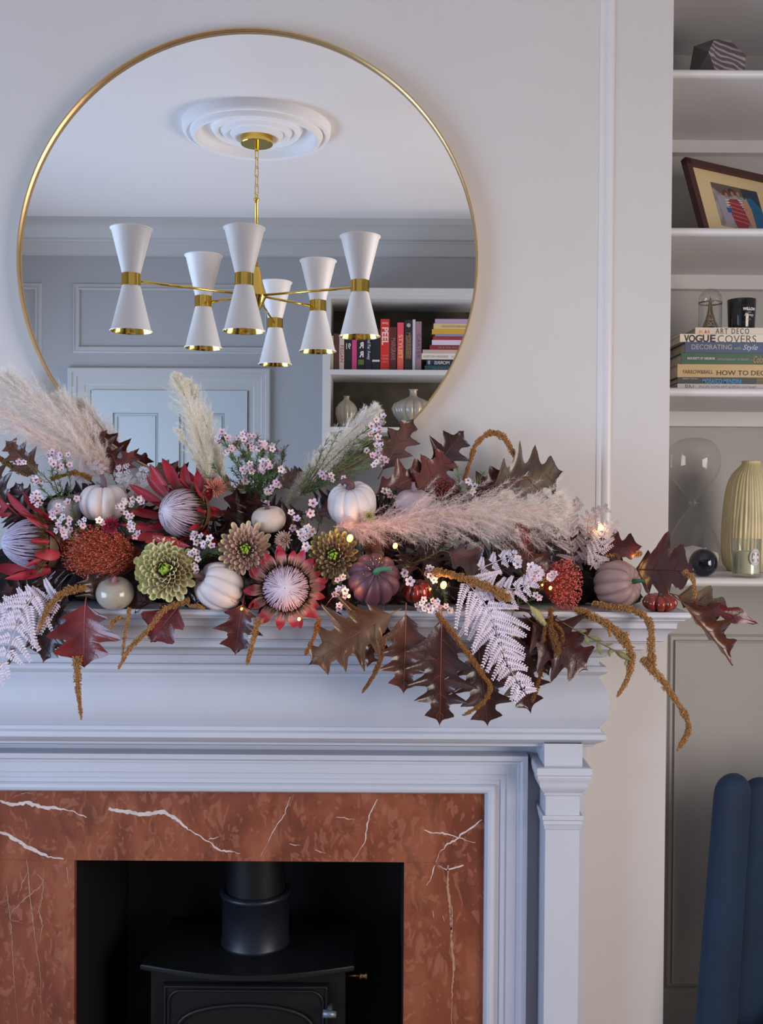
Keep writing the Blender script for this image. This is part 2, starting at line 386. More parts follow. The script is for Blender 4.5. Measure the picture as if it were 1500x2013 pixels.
for p_, w_ in [([(881,1702),(880,1740),(886,1790),(888,1850),(892,1900),(889,1950),(887,2030)], 5), ([(888,1780),(887,1850)], 6),
               ([(53,1690),(56,1720),(60,1770),(68,1830),(75,1868)], 2), ([(56,1715),(44,1735),(36,1765)], 1.6), ([(72,1718),(86,1730),(76,1746),(50,1765),(22,1795),(20,1830)], 2),
               ([(86,1735),(80,1780),(66,1810)], 1.6), ([(76,1790),(84,1820),(79,1852)], 2.6), ([(12,1740),(22,1820),(28,1930),(35,2010)], 1.6), ([(60,1780),(70,1850),(80,1920),(80,2020)], 1.2),
               ([(132,1705),(135,1740)], 2), ([(20,1807),(45,1815)], 1.2), ([(850,1790),(853,1805)], 2.4), ([(40,1560),(66,1558)], 1.4), ([(870,1800),(874,1812)], 2)]:
    b = MB(); b.add(*vein(p_, w_, 0)); b.build('vein', m_veinfaint, ms)

# ---------------------------------------------------------------- stove
sx = U(485, 1900, .0).x
st = thing('wood_burning_stove', 'matt black wood-burning stove with flue pipe inside the fire opening', 'stove', (sx, .2, 0))
def sx_(px, d): return U(px, 1900, d).x
zt = U(485, 1916, -.03).z
b = MB()   # top plate: bowed front
pts = []; d0 = -.075
xl, xr = sx_(278, d0), sx_(694, d0); bk = .34
n = 20
top = [(xl+(xr-xl)*i/n, -d0-.05*math.sin(PI*i/n)) for i in range(n+1)]
outl = top + [(xr+.005, bk), (xl+.02, bk)]
zb = zt-.012
for k, (z, s_) in enumerate([(zt-.012, 1.0), (zt-.009, 1.012), (zt-.003, 1.012), (zt, 1.0)]):
    b.v.extend([((x-sx)*s_+sx, y, z) for x, y in outl]); b.c.extend([(1, 1, 1)]*len(outl))
m_ = len(outl)
for k in range(3):
    for i in range(m_): b.f.append((k*m_+i, k*m_+(i+1) % m_, (k+1)*m_+(i+1) % m_, (k+1)*m_+i)); b.m.append(0)
b.f.append(tuple(3*m_+i for i in range(m_))); b.m.append(0); b.f.append(tuple(range(m_))[::-1]); b.m.append(0)
b.build('top_plate', m_iron, st)
bl, br = sx_(297, -.09), sx_(679, -.09)
b = MB(); b.box((bl, .09, .12), (br, .36, zt-.012)); b.build('body', m_iron, st)
for lx in (bl+.03, br-.03):
    for ly in (.12, .33): q = MB(); q.tube([(lx, ly, .0), (lx, ly, .12)], [.014, .02], 10); q.build('leg', m_iron, st)
zd = U(485, 1932, -.085).z
dl, dr = sx_(322, -.08), sx_(646, -.08)
q = MB(); q.box((dl, .075, .16), (dr, .092, zd)); door = q.build('door', m_iron, st)
# raised door mouldings: outer square line, rounded line, arched window rim
def rrect(x0, x1, z0, z1, r, k=6):
    o_ = []
    for cx_, cz_, a0 in ((x1-r, z1-r, 0), (x0+r, z1-r, 90), (x0+r, z0+r, 180), (x1-r, z0+r, 270)):
        for i in range(k+1):
            a = math.radians(a0+90*i/k); o_.append((cx_+r*math.cos(a), .073, cz_+r*math.sin(a)))
    return o_ + [o_[0]]
q = MB(); q.tube(rrect(dl+.004, dr-.004, .165, zd-.004, .003, 2), .0035, 6, cap=False); q.tube(rrect(dl+.012, dr-.012, .17, zd-.013, .028), .0035, 6, cap=False); q.build('door_moulding', m_iron, door, smooth=True)
ax0, ax1 = sx_(350, -.08), sx_(618, -.08); az = U(485, 1972, -.08).z
arch = [(ax0, .07, .2)] + [((ax0+ax1)/2 - (ax1-ax0)/2*math.cos(PI*i/20), .07, az-.075+.075*math.sin(PI*i/20)**.6) for i in range(21)] + [(ax1, .07, .2)]
q = MB(); q.tube(arch, .005, 8); q.build('window_rim', m_iron, door, smooth=True)
q = MB(); q.add([(x, .0745, z) for x, y, z in arch], [tuple(range(len(arch)))[::-1]]); q.build('window_glass', mat('stove_glass', S(5, 5, 6), .5), door)
hz = U(650, 1990, -.05).z; hx = sx_(648, -.05)
q = MB(); q.tube([(hx, .08, hz), (hx, .04, hz)], .006, 8); q.tube([(hx-.014, .04, hz+.002), (hx+.016, .04, hz)], [.009, .007], 10); q.build('handle', m_ironpale, door, smooth=True)
fx = U(503, 1750, -.2).x; zc1 = U(503, 1838, -.2).z
q = MB(); q.tube([(fx, .2, zt), (fx, .2, oz1+.2)], px_at(-.2)*63*.92, 32); q.build('flue_pipe', m_iron, st, smooth=True, sharp=.6)
zr = U(503, 1775, -.13).z; R_ = px_at(-.2)*66
q = MB(); q.lathe([(R_*.95, zt-.002), (R_*1.04, zt), (R_*1.03, zt+.006), (R_*1.0, zt+.01), (R_*1.0, zr-.006), (R_*1.06, zr-.004), (R_*1.07, zr+.003), (R_*1.02, zr+.007), (R_*.93, zr+.007)], (fx, .2, 0)); q.build('flue_collar', mat('flue_collar_iron', S(38, 42, 52), .42, metal=.4, noise=.2, nscale=25), st, smooth=True)
kz = U(717, 1918, -.15).z; kx = U(717, 1918, -.15).x
q = MB(); q.tube([(br, .15, kz), (kx-.01, .15, kz)], .003, 6); q.tube([(kx-.012, .15, kz), (kx-.006, .15, kz), (kx, .15, kz), (kx+.006, .15, kz)], [.010, .006, .006, .010], 10); q.build('air_control_knob', m_brass, st, smooth=True)

# ---------------------------------------------------------------- round mirror
mc = U(486.5, 512, .03); MR = 450.5*px_at(.03)
mi = thing('round_mirror', 'large round wall mirror in a thin brass frame', 'mirror', mc)
q = MB(); q.lathe([(0, 0), (MR-.003, 0)], (mc.x, -MD, mc.z), (0, -1, 0), 160)
q.build('mirror_glass', m_mirror, mi)
q = MB(); q.lathe([(MR-.0026, -MD+.001), (MR-.0026, .012), (MR-.0022, .0128), (MR+.0002, .0128), (MR+.001, .012), (MR+.001, -MD+.001)], (mc.x, -MD, mc.z), (0, -1, 0), 160)
q.build('frame', m_brass, mi, smooth=True, sharp=.5)
q = MB(); q.lathe([(MR-.004, -MD+.001), (0, -MD+.001)], (mc.x, -MD, mc.z), (0, -1, 0), 80); q.build('backing', m_back_dark, mi)

# ================================================================ REFLECTED ROOM
yb = -YB
b = MB(); b.box((XL-.1, yb-.1, 0), (XR+.1, yb, ZC)); struct(b.build('wall_back', m_back))
def V(px, py, off=0.0): return UM(px, py, yb+off)
# cornice along the back wall
czs = [(0, V(500, 505).z-.0), (.012, V(500, 503).z), (.018, V(500, 494).z), (.03, V(500, 480).z), (.035, V(500, 477, .03).z), (.04, V(500, 474, .03).z), (.06, V(500, 470, .05).z), (.065, V(500, 466, .06).z), (.085, ZC-.05), (.10, ZC-.035), (.115, ZC-.03), (.12, ZC)]
b = MB()
v = []; f = []
for p, z in czs: v += [(XL, yb+p, z), (XR, yb+p, z)]
for i in range(len(czs)-1): f.append((2*i, 2*i+1, 2*i+3, 2*i+2))
b.add(v, f); struct(b.build('trim_cornice', m_backtrim, smooth=True, sharp=.5))
def molding_rect(x0, x1, z0, z1, y, w=.035, m=m_backtrim, name='trim_2', h=.014, flip=1):
    pr = [(0, 0), (.004, .5), (.25*w, .6), (.3*w, .35), (.7*w, .35), (.75*w, 1), (.92*w, .9), (w, 0)]
    rows = []
    for o, hh in pr:
        rows += [[(x0+o, y+flip*h*hh, z0+o), (x1-o, y+flip*h*hh, z0+o), (x1-o, y+flip*h*hh, z1-o), (x0+o, y+flip*h*hh, z1-o), (x0+o, y+flip*h*hh, z0+o)]]
    q_ = MB(); v_ = [p for r in rows for p in r]; f_ = []
    for i in range(len(rows)-1):
        for j in range(4): f_.append((i*5+j, i*5+j+1, (i+1)*5+j+1, (i+1)*5+j))
    q_.add(v_, f_); return struct(q_.build(name, m, smooth=True, sharp=.4))
molding_rect(V(144, 600).x, V(534, 600).x, V(300, 695).z, V(300, 558).z, yb, name='trim_2')
molding_rect(XL+.15, V(83, 600).x, .3, V(60, 556).z, yb, name='trim_3')
# door with architrave
ax_l, ax_r, az_t = V(135, 800).x, V(532, 800).x, V(330, 724).z
dx_l, dx_r, dz_t = V(181, 800).x, V(487, 800).x, V(330, 768).z
arp = [(0, 0), (.0, .02), (.006, .024), (.022, .024), (.026, .018), (.045, .018), (.049, .012), (.085, .010), (.09, .006), (ax_r-dx_r-.004, .006), (ax_r-dx_r-.004, 0)]
rows = [[(ax_r-o, yb+h, 0), (ax_r-o, yb+h, az_t-o), (ax_l+o, yb+h, az_t-o), (ax_l+o, yb+h, 0)] for o, h in arp]
b = MB(); v = [p for r in rows for p in r]; f = []
for i in range(len(rows)-1):
    for j in range(3): f.append((i*4+j, i*4+j+1, (i+1)*4+j+1, (i+1)*4+j))
b.add(v, f); struct(b.build('trim_4', m_backtrim, smooth=True, sharp=.4))
b = MB(); b.box((dx_l-.004, yb+.0005, 0), (dx_r+.004, yb+.002, dz_t+.004)); struct(b.build('trim_5', mat('door_gap', S(60, 60, 58), .8)))
# door leaf: stiles, rails, recessed panels
m_door = mat('door_paint', S(184, 192, 194), .45)
b = MB(); dy0, dy1 = yb+.001, yb+.014
pl0, pl1, pr0, pr1 = V(223, 850).x, V(312, 850).x, V(353, 850).x, V(442, 850).x
pzt = V(300, 812).z; pzb = 1.05
b.box((dx_l, dy0, .01), (pl0, dy1, dz_t)); b.box((pr1, dy0, .01), (dx_r, dy1, dz_t)); b.box((pl1, dy0, .01), (pr0, dy1, dz_t)); b.box((pl0, dy0, pzt), (pl1, dy1, dz_t)); b.box((pr0, dy0, pzt), (pr1, dy1, dz_t))
b.box((pl0, dy0, .8), (pl1, dy1, pzb)); b.box((pr0, dy0, .8), (pr1, dy1, pzb)); b.box((pl0, dy0, .01), (pl1, dy1, .2)); b.box((pr0, dy0, .01), (pr1, dy1, .2))
dd = struct(b.build('door_1', m_door))
for (p0, p1) in ((pl0, pl1), (pr0, pr1)):
    for (z0, z1) in ((pzb, pzt), (.2, .8)):
        q = MB(); q.box((p0, yb, z0), (p1, yb+.004, z1)); o = q.build('door_panel', m_door, dd)
        o2 = molding_rect(p0, p1, z0, z1, yb+.003, w=.022, m=m_door, name='panel_moulding', h=.009)
        o2.parent = dd; del o2['kind']
q = MB(); q.tube([(dx_l+.05, yb+.014, 1.0), (dx_l+.05, yb+.04, 1.0), (dx_l+.05, yb+.06, 1.0), (dx_l+.05, yb+.066, 1.0)], [.01, .01, .025, .018], 16); q.build('door_knob', m_brass, dd, smooth=True)

# far bookcase (seen only in the mirror)
yf = yb+.34
def W(px, py, off=0.0): return UM(px, py, yf+off)
bc = thing('far_bookcase', 'white open bookcase across the room seen in the mirror', 'bookcase', (.3, yb+.17, 0))
m_bc = mat('bookcase_paint', S(196, 198, 198), .45)
m_bcback = mat('olive_wallpaper', S(74, 66, 52), .75, col2=S(98, 92, 76), nscale=7)
xl, xs = W(634, 700).x, W(649, 700).x
ztp0, ztp1 = W(800, 580).z, W(800, 568).z
xr = XR
q = MB(); q.box((xl, yb, 0), (xs, yf, ztp0)); q.build('side_panel', m_bc, bc)
q = MB(); q.box((xl-.01, yb, ztp0), (xr, yf+.02, ztp1)); q.box((xl, yb, ztp0-.02), (xr, yf+.008, ztp0)); q.build('top_board', m_bc, bc)
q = MB(); q.box((xs, yb+.001, 0), (xr, yb+.006, ztp0)); q.build('back_panel', m_bcback, bc)
zsh = [(W(800, 727).z, W(800, 737).z), (W(800, 840).z, W(800, 850).z)]
zsh.append((zsh[1][0]-.42, zsh[1][1]-.42)); zsh.append((zsh[1][0]-.85, zsh[1][1]-.85))
for (za, zb_) in zsh:
    q = MB(); q.box((xs, yb+.006, zb_), (xr, yf, za)); q.build('shelf', m_bc, bc)
zs = zsh[0][0]
# upright books: px left, px right, py top, colour, lettering
BK = [(649,655,660,(196,192,168),'',None),(656,666,656,(92,52,48),'',None),(667,676,662,(214,206,198),'FEGAN',(190,60,80)),(677,691,652,(34,30,34),'LOVE 91',(225,220,215)),
      (692,701,648,(206,70,130),'',None),(702,717,640,(26,26,30),'GIRRL',(230,228,224)),(718,730,642,(30,32,48),'and Far Away',(200,205,225)),(731,747,648,(24,28,40),'',None),
      (748,765,627,(204,48,38),'JOHN PEEL',(238,205,200)),(766,779,643,(88,36,38),'MARGRAVE',(160,110,105)),(781,793,634,(224,78,96),'STYLIST',(236,190,120)),(795,810,629,(40,34,34),'MORRISSEY',(140,110,80)),
      (811,816,628,(196,196,214),'',None),(817,828,632,(150,116,132),'CARTER',(100,80,96))]
names_c = {0:'narrow pale cream',1:'dark brown',2:'white lettered',3:'black',4:'bright pink',5:'black white lettered',6:'navy',7:'blue-black',8:'tall red',9:'maroon',10:'pink and coral',11:'dark picture',12:'thin lilac',13:'mauve'}
def lin(c): return S(*c)
m_pages = mat('book_pages', S(205, 195, 178), .8, noise=.1, nscale=90)
_mc = {}
def cm(c, rough=.5, **k):
    key = (c, rough)
    if key not in _mc: _mc[key] = mat('cover_%d_%d_%d' % c, S(*c), rough, **k)
    return _mc[key]
def book_up(x0, x1, z0, z1, y0, y1, m, name='book'):
    """upright book whose spine faces +y (y1); root at base"""
    q = MB(); t = .002
    q.box((x0, y0, z0), (x0+t, y1-.003, z1)); q.box((x1-t, y0, z0), (x1, y1-.003, z1)); q.box((x0, y1-.0028, z0), (x1, y1, z1))
    return q
order = 0
for i, (a, c_, tp, col, tx, tc_) in enumerate(BK):
    xa, xb_ = W(a, 690, -.05).x, W(c_+1, 690, -.05).x; zt_ = W(a, tp, -.05).z
    yfront = yf-.05
    rt = thing('book', {0:'narrow pale cream book standing at the left end of the mirrored row',1:'dark brown book beside the narrow cream one in the mirrored row',2:'white book with red lettering in the mirrored row, under a lamp shade',
        3:'black book with large white figures, left of the bright pink book',4:'thin bright pink book standing in the mirrored row',5:'thick black book with big white letters, right of the bright pink book',
        6:'navy book with small white lettering in the mirrored row',7:'blue-black book with pale band, left of the tall red book',8:'tall thick red book with large white capitals in the mirrored row',
        9:'maroon book right of the tall red book in the mirror',10:'pink and coral book with yellow lettering in the mirrored row',11:'dark book with a portrait on its spine in the mirrored row',
        12:'thin lilac-white book beside the dark portrait book',13:'mauve book at the right end of the mirrored upright row'}[i], 'book', ((xa+xb_)/2, yfront-.08, zs), 'upright books on the far bookcase')
    q = book_up(xa, xb_-.0015, zs+.0005, zt_, yfront-.16, yfront, None); q.build('cover', cm(col), rt)
    q = MB(); q.box((xa+.002, yfront-.158, zs+.003), (xb_-.0035, yfront-.003, zt_-.003)); q.build('pages', m_pages, rt)
    if tx and i != 3 and i != 5:
        H_ = zt_-zs; w_ = (xb_-xa)*.62; xc_ = (xa+xb_)/2
        if i == 8:
            text('PEEL', (xc_-w_/2*1.15, yfront+.0006, zt_-H_*.16), (0, 0, -1), (1, 0, 0), H_*.34, w_*1.15, cm(tc_), rt, bold=.03)
            text('JOHN', (xc_+w_*.55, yfront+.0006, zt_-H_*.11), (-1, 0, 0), (0, 0, 1), w_*1.1, H_*.05, cm(tc_), rt, bold=.02)
            for k_ in range(3): text(['RADIO', 'AND', 'MUSIC'][k_], (xc_+w_*.5, yfront+.0006, zt_-H_*(.72+.06*k_)), (-1, 0, 0), (0, 0, 1), w_, H_*.03, cm((236,150,140)), rt)
        else:
            text(tx, (xc_-w_/2, yfront+.0006, zt_-H_*.25), (0, 0, -1), (1, 0, 0), H_*.5, w_, cm(tc_), rt, bold=.01)
    if i == 3:
        text('91', (xb_-.006, yfront+.0006, zt_-(zt_-zs)*.45), (-1, 0, 0), (0, 0, 1), (xb_-xa)*.6, .03, cm((225,220,215)), rt, bold=.02)
    if i == 5:
        for k_, L_ in enumerate('RR'):
            text(L_, (xb_-.008, yfront+.0006, zs+(zt_-zs)*(.5-.2*k_)), (-1, 0, 0), (0, 0, 1), (xb_-xa)*.55, .03, cm((232,230,226)), rt, bold=.03)
        q = MB(); q.box((xa+.006, yfront, zs+.03), (xb_-.006, yfront+.0006, zs+.055)); q.build('emblem', cm((96,120,50)), rt)
    if i == 7: q = MB(); q.box((xa+.002, yfront, zs+.045), (xb_-.004, yfront+.0006, zs+.055)); q.build('band', cm((214,212,206)), rt)
    if i == 10: q = MB(); q.box((xa, yfront-.1, zs+.001), (xb_-.0015, yfront+.0004, zs+.11)); q.build('band', cm((226,100,84)), rt)
    if i == 11:
        q = MB(); q.lathe([(0, 0), (.010, 0)], ((xa+xb_)/2, yfront+.0006, zt_-.026), (0, 1, 0), 14); q.build('portrait', cm((190,170,160)), rt)
        q = MB(); q.box((xa+.006, yfront, zs+.06), (xb_-.006, yfront+.0003, zs+.18)); q.build('band', cm((96,72,58)), rt)
# book stack on the far bookcase: px left, py top, py bottom, colour
BS = [(855,624,633,(176,150,180),'thin lilac book, topmost of the mirrored stack'),(852,634,645,(206,184,128),'tan book just under the lilac one in the mirrored stack'),(849,645,655,(200,160,58),'mustard yellow book in the mirrored stack'),
      (855,655,659,(122,140,172),'thin blue-grey book below the mustard book in the mirror'),(851,659,666,(150,44,58),'crimson book below the blue-grey one in the mirror'),(849,666,676,(206,196,216),'pale iridescent book in the mirrored stack'),
      (845,676,685,(128,46,58),'dark red book below the pale iridescent book in the mirror'),(831,685,692,(190,168,156),'thin beige book above the cream one in the mirrored stack'),(829,692,704,(222,216,204),'wide cream book in the mirrored stack'),
      (838,704,716,(34,42,62),'dark navy book with white capitals near the foot of the mirrored stack'),(835,716,727,(40,88,96),'teal book at the foot of the mirrored stack')]
zprev = zs
for i in range(len(BS)-1, -1, -1):
    a, tp, bt, col, lb = BS[i]; xa = W(a, 690, -.05).x; xb_ = xa+.27+.01*(i % 3); h_ = (bt-tp)*.00254
    yfront = yf-.05
    rt = thing('book', lb, 'book', ((xa+xb_)/2, yfront-.08, zprev), 'stacked books on the far bookcase')
    q = MB(); q.box((xa, yfront-.18, zprev+.0003), (xb_, yfront-.003, zprev+.002)); q.box((xa, yfront-.18, zprev+h_-.002), (xb_, yfront-.003, zprev+h_-.0003)); q.box((xa, yfront-.0028, zprev+.0003), (xb_, yfront, zprev+h_-.0003)); q.build('cover', cm(col), rt)
    q = MB(); q.box((xa+.003, yfront-.177, zprev+.002), (xb_-.003, yfront-.003, zprev+h_-.002)); q.build('pages', m_pages, rt)
    if i == 9: text('MORRIS', (xa+.115, yfront+.0006, zprev+h_*.2), (-1, 0, 0), (0, 0, 1), .075, h_*.55, cm((214,214,206)), rt, bold=.02); q = MB(); q.box((xa+.008, yfront, zprev+.006), (xa+.02, yfront+.0006, zprev+h_-.006)); q.build('emblem', cm((150,170,180)), rt)
    if i in (1, 8, 6, 10): text({1: 'MODERN INTERIORS', 8: 'H    DESIGN HOTELS', 6: 'PARIS', 10: 'GARDENS'}[i], (xa+.16, yfront+.0006, zprev+h_*.3), (-1, 0, 0), (0, 0, 1), .12 if i != 8 else .15, h_*.35, cm((150,130,110)), rt)
    zprev += h_
# lobed vases on the next shelf down
m_vase = mat('cream_glaze', S(158, 150, 134), .25, coat=.5)
zv = zsh[1][0]
def lobed(px, prof, n, lab, off=-.12):
    c = W(px, 838, off); rt = thing('lobed_vase', lab, 'vase', (c.x, c.y, zv), 'lobed vases on the far bookcase')
    q = MB(); q.lathe([(r, z+zv) for r, z in prof], (c.x, c.y, 0), n=96, rfun=lambda a, z: 1-.10*(1-abs(math.sin(a*n/2)))**1.5*(1 if z < zv+prof[-1][1]*.82 else 0)); q.build('body', m_vase, rt, smooth=True)
s_ = .00258
lobed(681, [(0, 0), (.03, 0), (.045, .03), (.056, .07), (.055, .1), (.04, .125), (.02, .14), (.014, .148), (.014, .16), (.018, .163), (.012, .163), (.010, .145)], 14, 'tall lobed cream vase at the left of the mirrored lower shelf')
lobed(708, [(0, 0), (.028, 0), (.045, .03), (.05, .05), (.04, .07), (.02, .08), (.022, .088), (.015, .088), (.012, .08)], 14, 'small squat lobed vase between the two larger mirrored vases')
lobed(812, [(0, 0), (.03, 0), (.06, .02), (.1, .07), (.112, .1), (.1, .125), (.06, .145), (.025, .16), (.018, .168), (.018, .19), (.026, .198), (.018, .198), (.012, .18)], 16, 'large onion-shaped lobed cream vase at the right of the mirrored shelf')

# ceiling rose
rc = UM(505, 249, 0); yR = -1.73
# solve its distance from the ceiling height
lo, hi = -2.6, -.6
for _ in range(40):
    mid = (lo+hi)/2
    if UM(505, 249, mid).z > ZC: lo = mid
    else: hi = mid
yR = (lo+hi)/2; rc = UM(505, 249, yR); rR = .285
rose = MB(); rose.lathe([(rR, 0), (rR*.99, -.018), (rR*.96, -.026), (rR*.93, -.026), (rR*.90, -.018), (rR*.89, -.022), (rR*.86, -.034), (rR*.82, -.036), (rR*.79, -.03), (rR*.77, -.016), (rR*.74, -.008), (rR*.62, -.006), (rR*.60, -.012), (rR*.57, -.020), (rR*.53, -.021), (rR*.50, -.014), (rR*.48, -.014), (rR*.45, -.024), (rR*.41, -.027), (rR*.37, -.020), (rR*.35, -.022), (rR*.31, -.032), (rR*.27, -.033), (rR*.24, -.026), (0, -.026)],
           (rc.x, rc.y, ZC), n=96)
rose.v = [(x, y, ZC+(z-ZC)*1.45) for x, y, z in rose.v]
o = rose.build('ceiling_rose', m_rose, smooth=True); tag(o, 'white plaster ceiling rose of stepped rings above the chandelier', 'ceiling rose')
# chandelier
lo, hi = -2.6, -.6
HX, HY = rc.x, rc.y
chd = thing('chandelier', 'brass chandelier with six white double-cone shades hanging from the ceiling rose', 'chandelier', (HX, HY, ZC-.037))
zc_ = ZC-.037
q = MB(); q.lathe([(0, 0), (.061, 0), (.062, -.002), (.062, -.03), (.060, -.032), (0, -.032)], (HX, HY, zc_), n=48); q.tube([(HX, HY, zc_-.03), (HX, HY, zc_-.055)], .008, 12); q.build('canopy', m_brass2, chd, smooth=True, sharp=.5)
def solve(px, py, z):
    lo, hi = -2.9, -.5
    for _ in range(50):
        mid = (lo+hi)/2
        if (UM(px, py, mid).z-z)*1 > 0: lo = mid
        else: hi = mid
    return UM(px, py, (lo+hi)/2)
hubz = UM(508, 582, HY).z
z_rod = UM(505, 393, HY).z
z0 = zc_-.052; nl = 6; LL = (z0-z_rod+.012)/nl
for i in range(nl):
    zc0 = z0-LL*(i+.5); r_ = .008; h_ = LL*.62; ring_ = []
    for k_ in range(21):
        a = 2*PI*k_/20; x_ = r_*math.cos(a)*.9; z_ = (h_-r_)*(1 if math.sin(a) > 0 else -1)*(1 if abs(math.sin(a)) > .01 else 0)+r_*math.sin(a)
        an = i*PI/2+.5
        ring_.append((HX+x_*math.cos(an), HY+x_*math.sin(an), zc0+z_))
    q = MB(); q.tube(ring_, .0018, 6, cap=False); q.build('chain_link', m_brass2, chd, smooth=True)
q = MB(); q.tube([(HX, HY, z_rod+.01), (HX, HY, z_rod+.006), (HX, HY, z_rod), (HX, HY, z_rod-.004), (HX, HY, hubz+.1)], [.004, .011, .011, .006, .006], 14); q.build('rod', m_brass2, chd, smooth=True)
q = MB(); q.lathe([(0, .115), (.012, .11), (.018, .09), (.026, .05), (.042, .0), (.036, -.012), (.02, -.045), (.004, -.062), (0, -.062)], (HX, HY, hubz), n=24); q.build('hub', m_brass2, chd, smooth=True, sharp=.5)
bandz = hubz-.022
for i, (px, py) in enumerate([(258, 550.5), (400, 593.5), (480, 550), (541, 636), (625, 602), (707.5, 563.5)]):
    c = solve(px, py, bandz)
    d_ = Vector((c.x-HX, c.y-HY, 0)).normalized()
    q = MB(); q.tube([Vector((HX, HY, hubz))+d_*.03, Vector((c.x, c.y, bandz))-d_*.03], .0048, 10); q.build('arm', m_brass2, chd, smooth=True)
    q = MB(); q.tube([(c.x, c.y, bandz+.021), (c.x, c.y, bandz-.021)], .0335, 40); q.build('band', m_brass2, chd, smooth=True, sharp=.5)
    for s_ in (1, -1):
        H_ = .176
        q = MB(); q.lathe([(.030, s_*.015), (.0685, s_*(H_-.004)), (.0715, s_*(H_-.002)), (.0735, s_*H_), (.0735, s_*(H_+.002)), (.0715, s_*(H_+.003))], (c.x, c.y, bandz), n=48); sh = q.build('shade', m_white, chd, smooth=True)
        q = MB(); q.lathe([(.0712, s_*(H_+.0025)), (.067, s_*(H_-.006)), (.029, s_*.012), (0, s_*.012)], (c.x, c.y, bandz), n=48); q.build('shade_lining', m_brass2, sh, smooth=True)
        q = MB(); q.lathe([(0, s_*.085), (.012, s_*.08), (.017, s_*.06), (.012, s_*.04), (.012, s_*.014)], (c.x, c.y, bandz), n=16); q.build('bulb', m_rose, sh, smooth=True)
# ================================================================ ALCOVE SHELVES (right)
YS = .04                                           # shelf fronts, set back from the chimney face
def A(px, py, y=YS): return U(px, py, -y)
shelf_px = [(133.5, 151), (445.5, 462.5), (761, 779), (1135.5, 1154)]
batten = [(272, 300), (541, 568), (812, 838), (1170, 1236)]
shz = []
for i, (ya, yb2) in enumerate(shelf_px):
    za, zb2 = A(1330, ya).z, A(1330, yb2).z; shz.append(za)
    q = MB(); h = (za-zb2)/2; pr = [(ALC, za)] + [(YS+.006+h*.6-(h*.6+.006)*math.cos(PI*(.5-k/8)), za-h+h*math.sin(PI*(.5-k/8))) for k in range(9)] + [(ALC, zb2)]
    v = [(x, y, z) for x in (XC+.0005, XR) for y, z in pr]; n = len(pr)
    q.add(v, [(j, j+1, n+j+1, n+j) for j in range(n-1)] + [(n-1, 0, n, 2*n-1)])
    sh = q.build('alcove_shelf', m_trim, smooth=True, sharp=.7)
    tag(sh, ['white painted alcove shelf at the top, carrying the faceted ornament', 'white alcove shelf carrying the tilted photo frame', 'white alcove shelf carrying the stack of books', 'deep white alcove shelf carrying the hourglass and vase'][i], 'shelf')
    zq0, zq1 = U(1400, batten[i][1], -(ALC-.03)).z, (zb2 if i < 3 else zb2)
    q = MB(); q.box((XC+.0005, ALC-.03, zq0), (XR, ALC-.0005, zq1)); q.build('batten', m_trim, sh)
q = MB(); q.box((XC+.0005, .02, 2.64), (XR, .05, ZC)); q.box((XC+.0005, .05, 2.64), (XR, ALC, 2.66)); struct(q.build('trim_added_shade', m_trim))  # unseen header and soffit, added to shade the top compartment
# panelling under the lowest shelf
yp = .40
zt_ = shz[3]-.02; q = MB(); q.box((XC+.0005, yp, 0), (XR, ALC-.031, zt_)); struct(q.build('trim_6', m_alc))
molding_rect(U(1309, 1500, -yp).x+.002, XR-.1, U(1400, 1942, -yp).z, U(1400, 1246, -yp).z, yp, w=.022, m=m_alc, name='trim_7', h=.012, flip=-1)

# faceted ornament
m_conc = mat('carved_dark_stone', S(92, 84, 86), .7, noise=.2, nscale=12)
def wavegrain(m, col1, col2, sc=60):
    nt = m.node_tree; L = nt.links; b_ = nt.nodes['Principled BSDF']
    tc = nt.nodes.new('ShaderNodeTexCoord'); w = nt.nodes.new('ShaderNodeTexWave'); w.inputs['Scale'].default_value = sc; w.inputs['Distortion'].default_value = 7; w.inputs['Detail Scale'].default_value = .6
    mp = nt.nodes.new('ShaderNodeMapping'); mp.inputs['Rotation'].default_value = (0, 1.2, .3)
    L.new(tc.outputs['Object'], mp.inputs[0]); L.new(mp.outputs[0], w.inputs['Vector'])
    r = nt.nodes.new('ShaderNodeValToRGB'); r.color_ramp.elements[0].color = col1; r.color_ramp.elements[1].color = col2; r.color_ramp.elements[0].position = .55; r.color_ramp.elements[1].position = .8
    L.new(w.outputs['Fac'], r.inputs['Fac']); L.new(r.outputs['Color'], b_.inputs['Base Color'])
m_grain = mat('wood_grain_carving', S(92, 84, 86), .6); wavegrain(m_grain, S(104, 94, 98), S(176, 166, 170), 26)
yo = .17
def Ao(x, y, dy=0): return A(x, y, yo+dy)
rt = thing('faceted_ornament', 'grey faceted ornament with carved wood grain on the top alcove shelf', 'ornament', (Ao(1410, 133).x, yo, shz[0]))
vs = [Ao(1349,134,0), Ao(1364,91,.01), Ao(1404,77,.02), Ao(1393,102,-.05), Ao(1414,136,-.05), Ao(1436,80,.0), Ao(1466,110,0), Ao(1462,138,-.01), Ao(1380,78+12,.1), Ao(1440,95,.1), Ao(1405,140,.1)]
for p_ in (0, 4, 7, 10): vs[p_] = Vector((vs[p_].x, vs[p_].y, shz[0]+.0005))
q = MB(); q.add(vs, [(0,4,3),(0,3,1),(1,3,2),(0,1,8),(1,2,8),(0,8,10),(8,9,10),(8,2,9),(7,10,9),(6,7,9),(5,6,9),(2,5,9),(0,10,7,4)]); q.build('body', m_conc, rt)
q = MB(); q.add([v_+Vector((0,-.0005,0)) for v_ in (vs[3], vs[4], vs[7], vs[6], vs[5], vs[2])], [(0,1,2,3,4,5)]); q.build('carved_face', m_grain, rt)

